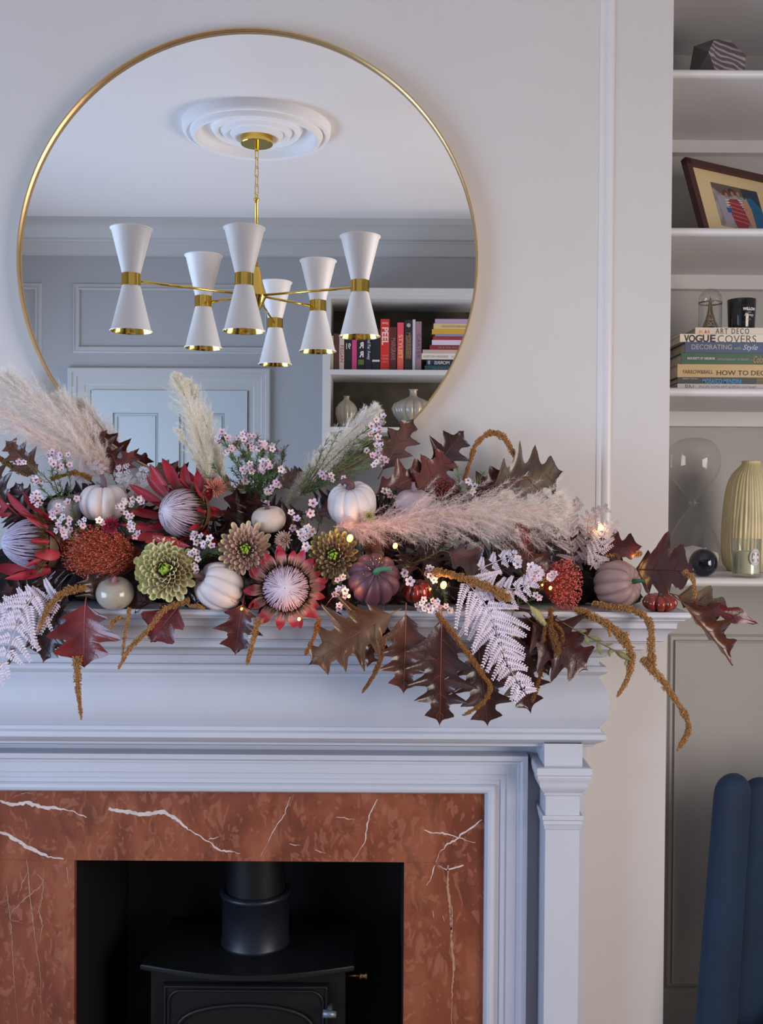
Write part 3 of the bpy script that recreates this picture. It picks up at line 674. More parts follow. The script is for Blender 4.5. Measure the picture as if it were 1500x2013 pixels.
# photo frame leaning on second shelf, tilted back and yawed
m_frame = mat('mahogany_frame', S(70, 36, 34), .35, noise=.2, nscale=14); m_mount = mat('cream_mount', S(208, 186, 140), .8)
yq = .10
# build from local axes: u along the top edge, w down the left edge
o3 = A(1338, 316, .236)
uu = Vector((206, 113.5, 0)).normalized(); ww = Vector((22.9, -41.4, -140)); ww = (ww-uu*ww.dot(uu)).normalized(); nn = uu.cross(ww)
if nn.y > 0: nn = -nn
FW, FH = .304, .235
rt = thing('photo_frame', 'dark wood photo frame with cream mount leaning at an angle on the alcove shelf', 'photo frame', o3+ww*FH)
def fb(u0, u1, w0, w1, n0, n1, m, name, par):
    q = MB(); pts = [o3+uu*a+ww*b_+nn*c for c in (n0, n1) for a, b_ in ((u0, w0), (u1, w0), (u1, w1), (u0, w1))]
    q.add(pts, [(3,2,1,0),(4,5,6,7),(0,1,5,4),(1,2,6,5),(2,3,7,6),(3,0,4,7)]); return q.build(name, m, par)
t_ = .017
zlim = shz[1]+.001
H2 = min(FH, (o3.z-zlim)/max(.2, -ww.z) - .012)
q = MB()
for (u0, u1, w0, w1) in ((0, FW, 0, t_), (0, FW, H2-t_*.1, H2), (0, t_, 0, H2), (FW-t_, FW, 0, H2)):
    pts = [o3+uu*a+ww*b_+nn*c for c in (0, .016) for a, b_ in ((u0, w0), (u1, w0), (u1, w1), (u0, w1))]
    q.add(pts, [(3,2,1,0),(4,5,6,7),(0,1,5,4),(1,2,6,5),(2,3,7,6),(3,0,4,7)])
q.build('frame', m_frame, rt)
fb(t_*.9, FW-t_*.9, t_*.9, H2-.002, .002, .007, m_mount, 'mount', rt)
# photograph print: flat coloured shapes
pu0, pu1, pw0, pw1 = .075, .236, .050, min(.17, H2-.03)
pc = fb(pu0, pu1, pw0, pw1, .007, .0076, mat('photo_paper', S(128, 118, 118), .3, col2=S(160, 150, 152), nscale=40), 'photograph', rt)
def flat(pts, col, lev, nm='photo_print'):
    q = MB(); q.add([o3+uu*(pu0+(pu1-pu0)*a)+ww*(pw0+(pw1-pw0)*b_)+nn*(.0077+lev*.0001) for a, b_ in pts], [tuple(range(len(pts)))]); return q.build(nm, cm(col, .3), pc)
flat([(0,0),(1,0),(1,.28),(.5,.2),(.25,.3),(0,.12)], (96, 84, 76), 1)
flat([(.62,.02),(1,.0),(1,.45),(.8,.3),(.66,.3)], (44, 50, 66), 2)
flat([(.05,.3),(.3,.25),(.3,.9),(.1,.95)], (156, 148, 158), 3)
flat([(.28,.34),(.48,.3),(.62,.42),(.66,.75),(.55,1),(.35,1),(.28,.7)], (146, 46, 50), 4)
for k in range(5): flat([(.30,.40+.1*k),(.60,.44+.1*k),(.61,.455+.1*k),(.30,.415+.1*k)], (196, 130, 130), 6)
for k in range(5): flat([(.22,.36+.06*k),(.31,.34+.06*k),(.31,.36+.06*k),(.22,.385+.06*k)], (214, 206, 210), 6); 
for k in range(5): flat([(.50+.02*k,.30+.05*k),(.58+.02*k,.30+.05*k),(.58+.02*k,.32+.05*k),(.50+.02*k,.325+.05*k)], (214, 206, 210), 6)
flat([(.20,.55),(.30,.53),(.31,.65),(.22,.66)], (30, 92, 150), 7)
flat([(.66,.22),(.82,.2),(1,.42),(1,1),(.74,1),(.72,.5)], (22, 94, 134), 5)
flat([(.62,.3),(.7,.24),(.76,.5),(.76,.95),(.66,.9),(.6,.6)], (182, 138, 112), 6)
for (a, b_, c) in ((.26,.2,(88,56,44)),(.40,.14,(70,46,40)),(.53,.12,(110,76,60))):
    flat([(a+.06*math.cos(t*PI/4), b_+.09*math.sin(t*PI/4)) for t in range(8)], c, 7)
    flat([(a+.01+.035*math.cos(t*PI/4), b_+.05+.06*math.sin(t*PI/4)) for t in range(8)], (168, 116, 96), 8)

# glass cloche with tower
yg = .16
zb0 = None
rows = [('old_house', 1332, 753.5, 1480, (206, 200, 196)), ('mosaico', 1332, 741, 1500, (58, 58, 62)), ('farrow', 1332, 715, 1500, (190, 162, 112)), ('rockett', 1339.5, 693, 1500, (52, 86, 68)),
        ('decorating', 1347, 671.5, 1500, (62, 78, 112)), ('vogue', 1337, 655.5, 1500, (216, 206, 190)), ('art_deco', 1367, 643, 1500, (210, 198, 184))]
YF = .13
def B(px, py, y=YF): return U(px, py, -y)
labs = ['white book with faint capitals, lowest of the alcove stack', 'thin dark grey book with bright blue capitals near the foot of the alcove stack', 'thick tan book with dark capitals in the middle of the alcove stack',
        'dark green book with white capitals in the alcove stack', 'blue book with pale serif title in the alcove stack', 'cream book with tall thin black capitals in the alcove stack', 'slim cream book with a flame picture, topmost of the alcove stack']
zc_ = shz[2]; roots = []
slope_u = Vector((1, 0, -.012)).normalized()
for i, (nm, px, py, x1, col) in enumerate(rows):
    xa = B(px, py).x; ztop_ = B(px+40, py+.8).z; xb_ = xa + [.30, .29, .30, .27, .26, .28, .21][i]; dep = [.25, .24, .25, .22, .24, .25, .2][i]
    rt = thing('book', labs[i], 'book', ((xa+xb_)/2, YF+dep/2, zc_), 'stack of books on the alcove shelf'); roots.append(rt)
    q = MB(); t_ = .0022
    q.box((xa, YF+.003, zc_+.0002), (xb_, YF+dep, zc_+t_)); q.box((xa, YF+.003, ztop_-t_), (xb_, YF+dep, ztop_-.0002)); q.box((xa, YF, zc_+.0002), (xb_, YF+.0028, ztop_-.0002))
    q.build('cover', cm(col, .45), rt)
    q = MB(); q.box((xa+.004, YF+.003, zc_+t_), (xb_-.004, YF+dep-.004, ztop_-t_)); q.build('pages', m_pages, rt)
    zc_ = ztop_
ztopbook = zc_
def lt(s, rt, x0, x1, y0, y1, col, **k):
    """lettering on a spine, given by its photo box"""
    o = B(x0, y1, YF-.0006); w = B(x1, y0, YF-.0006).x-o.x; h = B(x0, y0, YF).z-B(x0, y1, YF).z
    return text(s, o, (1, 0, 0), (0, 0, 1), w, h, cm(col, .5), rt, **k)
lt('ART DECO', roots[6], 1407, 1473, 645.5, 656, (40, 36, 34), spacing=1.3)
for k, (x_, c) in enumerate([(1374, (226, 130, 60)), (1378, (236, 180, 90)), (1385, (190, 60, 50)), (1391, (226, 110, 50))]):
    p0 = B(x_, 648, YF-.0005); p1 = B(x_+5, 654.5, YF-.0005); q = MB(); q.add([(p0.x, p0.y, p1.z), (p1.x, p0.y, p1.z), ((p0.x+p1.x)/2, p0.y, p0.z)], [(0, 1, 2)]); q.build('cover_picture', cm(c), roots[6])
for L_, x0, x1 in (('V', 1345, 1355), ('O', 1354, 1367), ('G', 1367, 1381), ('U', 1381.5, 1394), ('E', 1396, 1407)): lt(L_, roots[5], x0, x1, 658, 672.5, (40, 36, 32), bold=.025)
lt('COVERS', roots[5], 1411, 1487, 659, 673.5, (60, 54, 48), bold=-.01, spacing=1.05)
lt('DECORATING', roots[4], 1359.5, 1439, 677, 686.5, (176, 178, 176)); lt('with', roots[4], 1443, 1457, 681, 687, (160, 164, 168)); lt('Style', roots[4], 1460, 1490, 677.5, 691, (196, 198, 200), shear=.4)
lt('ROCKETT ST GEORGE', roots[3], 1351.5, 1405.5, 702, 706.5, (206, 212, 206), bold=.02); lt('EXTRAORDINARY INTERIORS', roots[3], 1411, 1472, 704.5, 708.5, (158, 176, 150)); lt('in', roots[3], 1475, 1479, 706, 709, (190, 140, 70)); lt('Colour', roots[3], 1481, 1510, 700, 713, (196, 144, 74), shear=.4)
lt('FARROW&BALL', roots[2], 1343, 1402, 727, 734.5, (70, 48, 34)); lt('HOW TO DECORATE', roots[2], 1409, 1552, 728, 737.5, (66, 42, 32), bold=.01)
lt('Stefano Casciani', roots[1], 1342, 1372, 742.5, 745.5, (190, 190, 188)); lt('MOSAICO MENDINI', roots[1], 1381, 1457.5, 744.5, 754, (70, 158, 208), bold=.015)
q = MB(); p0 = B(1487, 744, YF-.0004); p1 = B(1500, 755, YF-.0004); q.box((p0.x, p0.y, p1.z), (p1.x+.03, p0.y+.0005, p0.z)); q.build('cover_picture', cm((110, 92, 62)), roots[1])
lt('OLD HOUSE NEW HOME', roots[0], 1374.5, 1487, 758, 767.5, (170, 130, 140)); lt('BN', roots[0], 1347, 1364, 756, 767, (120, 112, 112))
# cloche
gx = B(1396, 640, .21).x; gy = .21; gz = ztopbook; gr = (B(1418.5, 600, gy).x-B(1373.5, 600, gy).x)/2; gh = B(1396, 567.5, gy).z-gz
rt = thing('glass_cloche', 'clear glass dome over a small lattice tower ornament on the books', 'glass dome', (gx, gy, gz))
q = MB(); pr = [(gr*1.0, 0.001), (gr, gh-gr)] + [(gr*math.cos(PI/2*k/12), gh-gr+gr*math.sin(PI/2*k/12)) for k in range(1, 13)]
q.lathe([(r_, z_+gz) for r_, z_ in pr], (gx, gy, 0), n=48); q.build('dome', m_glass, rt, smooth=True)
q = MB(); zr_ = B(1396, 596, gy).z; q.lathe([(gr*1.002, zr_-.002), (gr*1.012, zr_-.0005), (gr*1.012, zr_+.0005), (gr*1.002, zr_+.002)], (gx, gy, 0), n=48); q.build('dome_rim', mat('glass_edge', S(110, 104, 96), .2), rt, smooth=True)
m_tow = mat('tower_bronze', S(128, 112, 88), .5, metal=.4)
q = MB(); th = B(1396, 583, gy).z-gz
lev = [0, .18, .34, .52, .74, .94]; wd = [.62, .42, .27, .15, .08, .03]
for sx2, sy2 in ((1,1),(1,-1),(-1,1),(-1,-1)):
    q.tube([(gx+sx2*gr*w_, gy+sy2*gr*w_, gz+.001+th*l_) for l_, w_ in zip(lev, wd)], [.0035, .003, .0025, .002, .0016, .001], 6)
for l_, w_ in ((.18,.46),(.34,.31),(.74,.12)): q.box((gx-gr*w_, gy-gr*w_, gz+th*l_-.001), (gx+gr*w_, gy+gr*w_, gz+th*l_+.0015))
for k in range(5):
    for s2 in (1, -1):
        for yy2 in (1, -1): q.tube([(gx-s2*gr*wd[k], gy+yy2*gr*wd[k], gz+.001+th*lev[k]), (gx+s2*gr*wd[k+1], gy+yy2*gr*wd[k+1], gz+th*lev[k+1])], .0009, 5)
q.tube([(gx, gy, gz+th*.9), (gx, gy, gz+th)], .001, 5); q.build('tower', m_tow, rt)
# black candle
kx = B(1457.5, 640, .20).x; ky = .20; kr = (B(1485.5, 592, ky).x-B(1430.5, 592, ky).x)/2; kh = B(1457, 590, ky).z-gz
rt = thing('black_candle_jar', 'black glass candle jar with white lettering standing on the book stack', 'candle', (kx, ky, gz))
q = MB(); q.lathe([(0, .001), (kr*.86, .001), (kr*.9, .004), (kr, kh-.002), (kr*.99, kh), (kr*.95, kh-.002), (kr*.85, .03), (0, .03)], (kx, ky, gz), n=56); q.build('jar', mat('black_gloss_glass', S(16, 16, 20), .12, coat=.6), rt, smooth=True, sharp=.9)
def on_cyl(s, cx_, cy_, r_, ang, z_, w, h, m, par, tap=0.0, **k):
    v, f = text_mesh(s, k.get('bold', 0), k.get('spacing', 1), k.get('shear', 0)); x0, x1 = v[:, 0].min(), v[:, 0].max(); y0, y1 = v[:, 1].min(), v[:, 1].max()
    vs_ = []
    for p in v:
        a = ang + ((p[0]-x0)/(x1-x0)-.5)*w/r_; zz_ = z_+(p[1]-y0)/(y1-y0)*h; rr = r_+tap*(zz_-gz)+.0006
        vs_.append((cx_+rr*math.sin(a), cy_-rr*math.cos(a), zz_))
    q_ = MB(); q_.add(vs_, f); return q_.build('lettering', m, par)
tp = kr*.1/kh
zW = lambda y: B(1460, y, ky-kr).z
on_cyl('WILLOW', kx, ky, kr*.9, .26, zW(609.5), .031, zW(604)-zW(610), m_whitetxt, rt, tap=tp, bold=.04)
on_cyl('AND', kx, ky, kr*.9, .26, zW(614), .007, .002, m_whitetxt, rt, tap=tp)
on_cyl('honey', kx, ky, kr*.9, .26, zW(622.5), .024, zW(615)-zW(622.5), m_whitetxt, rt, tap=tp, shear=.4)
on_cyl('*', kx, ky, kr*.9, .26, zW(631), .010, zW(625)-zW(631), cm((150, 90, 62)), rt, tap=tp, bold=.03)

# hourglass (large, frameless glass)
yh = .24; z4 = shz[3]
hx = 0; zwst = A(1360, 988, yh).z; Rg = 51*(D+.24)/F
ztp = A(1364, 860, yh).z; H1 = ztp-zwst; zsh4 = z4+.001; H0 = zwst-zsh4
hx = A(1363, 988, yh).x
rt = thing('hourglass', 'large clear glass hourglass with pale sand on the lower alcove shelf', 'hourglass', (hx, yh, z4))
up = [(.006, 0), (.0075, .03), (Rg*.28, .11), (Rg*.52, .22), (Rg*.74, .33), (Rg*.90, .43), (Rg*.985, .54), (Rg, .64), (Rg*.965, .75), (Rg*.86, .86), (Rg*.66, .94), (Rg*.38, .985), (0, 1.0)]
def spl(pr, n=4):
    P_ = smoothpath([(r_, 0, z_) for r_, z_ in pr], n); return [(max(0, p.x), p.z) for p in P_]
q = MB(); q.lathe([(r_, zwst+z_*H1) for r_, z_ in spl(up)], (hx, yh, 0), n=64); 
dn = [(.006, 0), (.0075, .025), (Rg*.27, .12), (Rg*.50, .25), (Rg*.70, .37), (Rg*.87, .49), (Rg*.98, .61), (Rg*1.02, .72), (Rg*.98, .84), (Rg*.86, .94), (Rg*.66, .99), (0, 1.0)]
q.lathe([(r_, zwst-z_*H0) for r_, z_ in spl(dn)], (hx, yh, 0), n=64)
m_hg = bpy.data.materials.new('hourglass_glass'); m_hg.use_nodes = True; glassify(m_hg, (.995, .995, .99, 1), gl=.07)
q.build('glass', m_hg, rt, smooth=True)
q = MB(); q.lathe([(0, z4+.062), (Rg*.3, z4+.058), (Rg*.9, z4+.046), (Rg*.955, z4+.040), (Rg*.95, z4+.022), (Rg*.85, z4+.006), (Rg*.6, z4+.0025), (0, z4+.0025)], (hx, yh, 0), n=64); q.build('sand', mat('white_sand', S(206, 202, 194), .9, bump=.3, bscale=400), rt, smooth=True)
q = MB(); q.tube([(hx-.0, yh, zwst-.004), (hx, yh, zwst+.004)], .012, 20); q.build('waist_ring', m_hg, rt, smooth=True)
# navy sphere
ys_ = .085; sp = A(1383, 1102, ys_); sr = 27.5*(D+ys_)/F
o = MB(); o.lathe([(sr*math.sin(PI*k/32), -sr*math.cos(PI*k/32)) for k in range(33)], (sp.x, ys_, z4+sr*.96+.0005), n=64)
o.v = [(x, y, max(z, z4+.0005)) for x, y, z in o.v]
o = o.build('glass_sphere', mat('navy_glass', S(12, 16, 34), .06, coat=.5), smooth=True); tag(o, 'dark navy glossy glass sphere in front of the hourglass', 'ornament')
# ribbed vase
yv = .26; vx = A(1476, 1000, yv).x; vr = (A(1534, 1060, yv).x-A(1423, 1060, yv).x)/2*.98; vh = A(1470, 907, yv).z-z4
rt = thing('ribbed_vase', 'tall yellow-cream ribbed bottle vase on the lower alcove shelf', 'vase', (vx, yv, z4))
m_rib = mat('ribbed_cream_ceramic', S(206, 192, 148), .4, noise=.15, nscale=20, coat=.2)
pr = [(0, 0), (.72, 0), (.82, .015), (.95, .08), (1.0, .2), (.99, .38), (.94, .58), (.84, .76), (.68, .87), (.45, .94), (.33, .975), (.32, 1.0), (.26, 1.0), (.24, .96)]
rj = random.Random(3); ph = [rj.uniform(0, 6) for _ in range(6)]
q = MB(); q.lathe([(r_*vr, z_*vh+z4+.0005) for r_, z_ in spl(pr, 5)], (vx, yv, 0), n=260, rfun=lambda a, z: 1+(.016*math.sin(a*52+1.2*math.sin(a*7)+1.5*math.sin((z-z4)*18+ph[0]+a*3))+.010*math.sin(a*31+ph[1]+(z-z4)*6)) if z > z4+.01 else 1)
q.build('body', m_rib, rt, smooth=True)
# glass candle with oval label
yc = .07; cx_ = A(1467, 1100, yc).x; crr = (A(1494.5, 1080, yc).x-A(1439, 1080, yc).x)/2; chh = A(1467, 1059, yc).z-z4
rt = thing('glass_candle', 'clear glass candle with an oval white label on the lower alcove shelf', 'candle', (cx_, yc, z4))
q = MB(); q.lathe([(0, .001), (crr*.93, .001), (crr*.97, .004), (crr, chh-.001), (crr*.97, chh), (crr*.94, chh-.002), (crr*.92, .008), (0, .008)], (cx_, yc, z4), n=56); q.build('tumbler', m_glass, rt, smooth=True, sharp=.8)
q = MB(); q.lathe([(0, .009), (crr*.90, .009), (crr*.92, chh*.68), (0, chh*.67)], (cx_, yc, z4), n=40); q.build('wax', mat('candle_wax', S(206, 204, 180), .5, subs=.3), rt, smooth=True, sharp=.8)
def oval(rx, rz, cz, m, off, name, hole=0):
    q_ = MB(); v_ = []; n_ = 36; f_ = []
    for s2 in (1, hole):
        for k in range(n_):
            a = 2*PI*k/n_; ang = .30+rx*s2*math.cos(a)/crr; v_.append((cx_+(crr+off)*math.sin(ang), yc-(crr+off)*math.cos(ang), cz+rz*s2*math.sin(a)))
    for k in range(n_): f_.append((k, (k+1) % n_, n_+(k+1) % n_, n_+k))
    q_.add(v_, f_); return q_.build(name, m, rt)
cz_ = A(1480, 1096, yc-crr).z
oval(.0140, .0195, cz_, cm((222, 220, 214), .6), .0006, 'label_plate', hole=.02)
m_lab = cm((92, 92, 100), .6)
oval(.0134, .0188, cz_, m_lab, .0009, 'label_border', hole=.96); oval(.0098, .0138, cz_, m_lab, .0009, 'label_border', hole=.93); oval(.0116, .0163, cz_, m_lab, .0009, 'label_border', hole=.97)
for L_, da, dz in (('B', -.16, .0045), ('A', .18, .0035), ('I', -.23, -.0015), ('E', -.14, -.0085), ('S', .18, -.0085)):
    v_, f_ = text_mesh(L_, .01); x0, x1, y0, y1 = v_[:, 0].min(), v_[:, 0].max(), v_[:, 1].min(), v_[:, 1].max()
    q = MB(); vs_ = []
    for p in v_:
        ang = .30+da+((p[0]-x0)/(x1-x0)-.5)*(.0055 if L_ != 'I' else .0012)/crr; vs_.append((cx_+(crr+.001)*math.sin(ang), yc-(crr+.001)*math.cos(ang), cz_+dz+(p[1]-y0)/(y1-y0)*.0055))
    q.add(vs_, f_); q.build('lettering', m_lab, rt)

# ================================================================ VELVET CHAIR
m_velvet = mat('blue_velvet', S(2, 34, 62), .8, noise=.35, nscale=5, sheen=.03)
m_leg = mat('dark_wood_leg', S(48, 34, 26), .4)
dc = .03
chr_ = thing('velvet_chair', 'deep blue velvet tub chair with vertical padded channels beside the fireplace', 'chair', (1.02, -.2, 0))
zt_c = U(1440, 1520, dc).z
def channel(p_top, p_bot, r_top, r_bot, sq=1.0, name='back_channel', ax=None):
    """padded capsule channel from top to bottom; ax = outward direction of thickness"""
    q = MB(); pt, pb = Vector(p_top), Vector(p_bot); ln = (pt-pb); rings = []
    n_ = 20
    dirn = ln.normalized()
    ax = Vector(ax).normalized(); sd = dirn.cross(ax).normalized()
    prf = [(0, 1)] + [(t, 1) for t in (.25, .5, .75)]
    T = [0, .2, .4, .6, .8, .93] + [.93+.07*math.sin(PI/2*k/6) for k in range(1, 7)]
    for i, t in enumerate(T):
        k = 1 if t <= .93 else math.sqrt(max(0, 1-((t-.93)/.07)**2)); r_ = (r_bot+(r_top-r_bot)*t)*k
        c = pb+ln*t
        rings.append([c+sd*math.cos(2*PI*j/n_)*r_+ax*math.sin(2*PI*j/n_)*r_*sq for j in range(n_)])
    v_ = [p for r in rings for p in r]; f_ = []
    for i in range(len(T)-1):
        for j in range(n_): f_.append((i*n_+j, i*n_+(j+1) % n_, (i+1)*n_+(j+1) % n_, (i+1)*n_+j))
    q.add(v_, f_); return q.build(name, m_velvet, chr_, smooth=True)
# first channel seen in the photo
t1, b1 = U(1443, 1520, dc), U(1402, 2013, dc)
sl = (b1.x-t1.x)/(t1.z-b1.z)     # sideways run per metre of drop
rt1 = (U(1483, 1600, dc).x-U(1403, 1600, dc).x)/2; rb1 = (U(1453, 2013, dc).x-U(1354, 2013, dc).x)/2
zbm = .26; pos = Vector((t1.x, -dc, 0)); pts_ = []; th = math.radians(36)
for k in range(8):
    top = Vector((pos.x, pos.y, zt_c-(.025 if k else 0))); drop = zt_c-zbm; out = Vector((-math.sin(th), math.cos(th), 0))
    bot = Vector((pos.x, pos.y, zbm)) + Vector((sl*drop, -.02, 0))*(1 if k < 2 else max(-.6, .8-.35*k))
    channel(top, bot, rt1*1.14, rb1+(rb1-rt1)*.3, .62, ax=out); pts_.append(pos.copy())
    pos = pos + Vector((math.cos(th), math.sin(th), 0))*.102; th -= math.radians(13)
cs = (pts_[0]+pts_[-1])/2 + Vector((0, -.13, 0))
q = MB(); q.lathe([(0, .26), (.26, .26), (.285, .29), (.285, .36), (.26, .385), (.15, .395), (0, .395)], (cs.x+.03, cs.y-.02, 0), n=40); q.build('seat', m_velvet, chr_, smooth=True)
for sx2 in (-1, 1):
    for sy2 in (-1, 1): q = MB(); q.tube([(cs.x+.03+sx2*.24, cs.y-.02+sy2*.22, 0), (cs.x+.03+sx2*.2, cs.y-.02+sy2*.18, .27)], [.011, .02], 12); q.build('leg', m_leg, chr_, smooth=True)
# ================================================================ AUTUMN GARLAND ON THE MANTEL
RG = random.Random(11); NR = np.random.default_rng(4)
CAMDIR = Vector((0, -1, .12)).normalized()
def px(n, d): return n*px_at(d)
GAR = 'stems of the mantel garland'
m_leaf = mat('oak_leaf', (1, 1, 1, 1), .30, attr=True, noise=.28, nscale=38, bump=.25, bscale=160, coat=.15)
m_rib = mat('leaf_vein', (1, 1, 1, 1), .5, attr=True)
m_pump = mat('pumpkin_skin', (1, 1, 1, 1), .55, attr=True, noise=.04, nscale=25, bump=.08, bscale=120)
m_pumpg = mat('glossy_pumpkin_skin', (1, 1, 1, 1), .22, attr=True, noise=.12, nscale=25, coat=.5)
m_stem = mat('stem', (1, 1, 1, 1), .6, attr=True, noise=.15, nscale=60)
m_petal = mat('petal', (1, 1, 1, 1), .5, attr=True, noise=.06, nscale=80)
m_seed = mat('seed', (1, 1, 1, 1), .55, attr=True)
m_core = mat('dark_filler_brown', S(26, 16, 16), .95, noise=.4, nscale=60, bump=1.0, bscale=80)  # near-black brown for the added core that darkens the garland gaps
m_plume = bpy.data.materials.new('plume_hair'); m_plume.use_nodes = True
nt = m_plume.node_tree; nt.nodes.clear(); _o = nt.nodes.new('ShaderNodeOutputMaterial'); _d = nt.nodes.new('ShaderNodeBsdfDiffuse'); _t = nt.nodes.new('ShaderNodeBsdfTranslucent'); _m = nt.nodes.new('ShaderNodeMixShader'); _a = nt.nodes.new('ShaderNodeAttribute'); _a.attribute_name = 'Col'
_m.inputs[0].default_value = .5
for n_ in (_d, _t): nt.links.new(_a.outputs['Color'], n_.inputs['Color'])
nt.links.new(_d.outputs[0], _m.inputs[1]); nt.links.new(_t.outputs[0], _m.inputs[2])
_tr = nt.nodes.new('ShaderNodeBsdfTransparent'); _m2 = nt.nodes.new('ShaderNodeMixShader'); _m2.inputs[0].default_value = .48     # gauzy, see-through plume fluff
nt.links.new(_m.outputs[0], _m2.inputs[1]); nt.links.new(_tr.outputs[0], _m2.inputs[2]); nt.links.new(_m2.outputs[0], _o.inputs[0])
def L3(c): return S(*c)[:3]
def mixc(a, b, t): return tuple(a[i]+(b[i]-a[i])*t for i in range(3))
def jit(c, r, g=None): k = 1+(g or RG).uniform(-r, r); return tuple(x*k for x in c)

# ---- dark core added to carry the stems and darken the gaps between them
core = MB(); pts = []
for i in range(27):
    x = -40+i*50; pts.append(U(x, 1165-10*math.sin(i*.9), .115) if x < 1160 else U(x, 1180, .10))
rr = [.030+.006*math.sin(i*1.7) for i in range(27)]; rr[-1] = .008; rr[-2] = .02
pts = [Vector((p.x, p.y, MZ+max(.012, rr[i])+.002)) for i, p in enumerate(pts)]
core.tube(smoothpath(pts, 3), [rr[min(26, i//3)] for i in range(26*3+1)], 14)
core.v = [(x+RG.uniform(-.004, .004), y+RG.uniform(-.006, .006), max(MZ+.001, z+RG.uniform(-.004, .006))) for x, y, z in core.v]
pts2 = [Vector((U(-40+i*50, 1100, .06).x, -.062, MZ+.052)) for i in range(24)]; r2 = [.040+.008*math.sin(i*2.1) for i in range(24)]; r2[-1] = .01; r2[-2] = .025
k0 = len(core.v); core.tube(smoothpath(pts2, 3), [r2[min(23, i//3)] for i in range(23*3+1)], 14)
core.v[k0:] = [(x+RG.uniform(-.005, .005), min(-.004, y+RG.uniform(-.006, .006)), max(MZ+.001, z+RG.uniform(-.008, .012))) for x, y, z in core.v[k0:]]
o = core.build('dark_gap_filler', m_core, smooth=False); tag(o, 'added dark brown filler running under the whole mantel garland to darken its gaps', 'garland base')

# ---- oak leaves
def leaf_data(mb, rib, base, tip, W_, nrm, lobes=5, seed=0, cup=.12, bend=.15, twist=0, col=(90, 40, 32), col2=(120, 60, 45), ribc=(150, 90, 70), spiky=1.0):
    g = random.Random(seed); base, tip = Vector(base), Vector(tip); a = tip-base; Ln = a.length
    n = Vector(nrm); n = (n-a*(n.dot(a)/a.length_squared)).normalized(); s = a.cross(n).normalized()
    if n.dot(Vector((0, -1, 0))) < 0: pass
    N = 72; ks = [.78+g.random()*.35 for _ in range(lobes*2+4)]
    c1, c2, cr_ = jit(tuple(x*.66 for x in L3(col)), .15, g), tuple(x*.66 for x in L3(col2)), tuple(x*.7 for x in L3(ribc))
    fr = (-1, -.62, -.3, 0, .3, .62, 1); ph0 = [g.uniform(0, .35), g.uniform(0, .35)]; wob = g.uniform(0, 6)
    def edge(t, side):
        env = math.sin(PI*min(1, .04+.96*t)**.72)**.75
        u = t*lobes+ph0[side]; k = int(u); f = u-k
        tri = 1-abs(2*((f+.18) % 1)-1)
        tri2 = 1-abs(2*((u*3) % 1)-1)
        w = 1.22*env*(.36+.64*tri**(1.3*spiky)*ks[k*2+side])+.09*env*tri2**2
        if t > .9: w *= (1-t)/.1*.8+.2*(1-t)/.1
        if t < .1: w = w*.2*t/.1+w*.8*(t/.1)**2
        return w
    def pt(t, f, side):
        w = edge(t, side); sw = .20*abs(f)*w*(1-.5*t)
        tt = t+sw*W_/Ln*1.0
        h = cup*W_*(f*f)*w - bend*Ln*(tt*tt) + .018*Ln*math.sin(9*t+wob+f*3)*abs(f) 
        return base + a*tt + s*(f*w*W_/2) + n*h + s*(twist*Ln*t*t)
    v = []; cc = []; fc = []
    for i in range(N+1):
        t = i/N
        for f in fr:
            v.append(pt(t, f, 0 if f < 0 else 1)); k = abs(f)
            c = mixc(c1, c2, .5+.5*math.sin(7*t+3*f+wob)); c = mixc(c, cr_, .10*(k == 0)); cc.append(jit(c, .06, g))
    for i in range(N):
        for j in range(6): fc.append((i*7+j, i*7+j+1, (i+1)*7+j+1, (i+1)*7+j))
    mb.add(v, fc, 0, cc)
    e = .0008
    st_ = [pt(t, 0, 0)+n*e for t in [k/14 for k in range(15)]]
    back = base - a.normalized()*min(.02, Ln*.15) - n*.004
    rib.tube([back]+st_, [.0013]+[.0011*(1-.8*k/14) for k in range(15)], 5, 0, cr_)
    for k in range(lobes):
        for side in (0, 1):
            u0 = (k+.25-ph0[side])/lobes
            if not .05 < u0 < .88: continue
            t_end = min(.97, u0+.16/1.6); p0 = pt(u0, 0, side)+n*e; sg = -1 if side == 0 else 1
            seg = [p0, pt(u0+.03, .3*sg, side)+n*e, pt(u0+.06, .62*sg, side)+n*e, pt(t_end, .9*sg, side)+n*e]
            rib.tube(seg, [.0006, .0005, .0004, .0002], 4, 0, mixc(cr_, c1, .45))
DK = dict(col=(54, 30, 30), col2=(74, 42, 40), ribc=(120, 66, 60)); RD = dict(col=(104, 30, 34), col2=(136, 46, 46), ribc=(176, 90, 84)); BR = dict(col=(84, 42, 34), col2=(112, 62, 48), ribc=(160, 100, 76))
OL = dict(col=(88, 66, 54), col2=(126, 108, 86), ribc=(168, 96, 76)); BU = dict(col=(64, 24, 26), col2=(84, 34, 34), ribc=(116, 52, 46)); BZ = dict(col=(98, 56, 38), col2=(124, 96, 72), ribc=(150, 104, 76))
def oak(b_, t_, w, db, dt, c, lab, seed, nrm=(0, -1, .25), lobes=5, **k):
    B_, T_ = U(b_[0], b_[1], db), U(t_[0], t_[1], dt); rt = thing('oak_leaf', lab, 'leaf', B_, 'oak leaves of the mantel garland')
    m1, m2 = MB(), MB(); leaf_data(m1, m2, B_, T_, px(w, dt), nrm, lobes=lobes, seed=seed, **dict(c, **k))
    m1.build('blade', m_leaf, rt, smooth=True); m2.build('midrib', m_rib, rt, smooth=True)
oak((168,1185),(160,1312),128,.26,.29,RD,'glossy red oak leaf hanging over the shelf edge below the grey-cream gourd',1,lobes=3,spiky=.6)
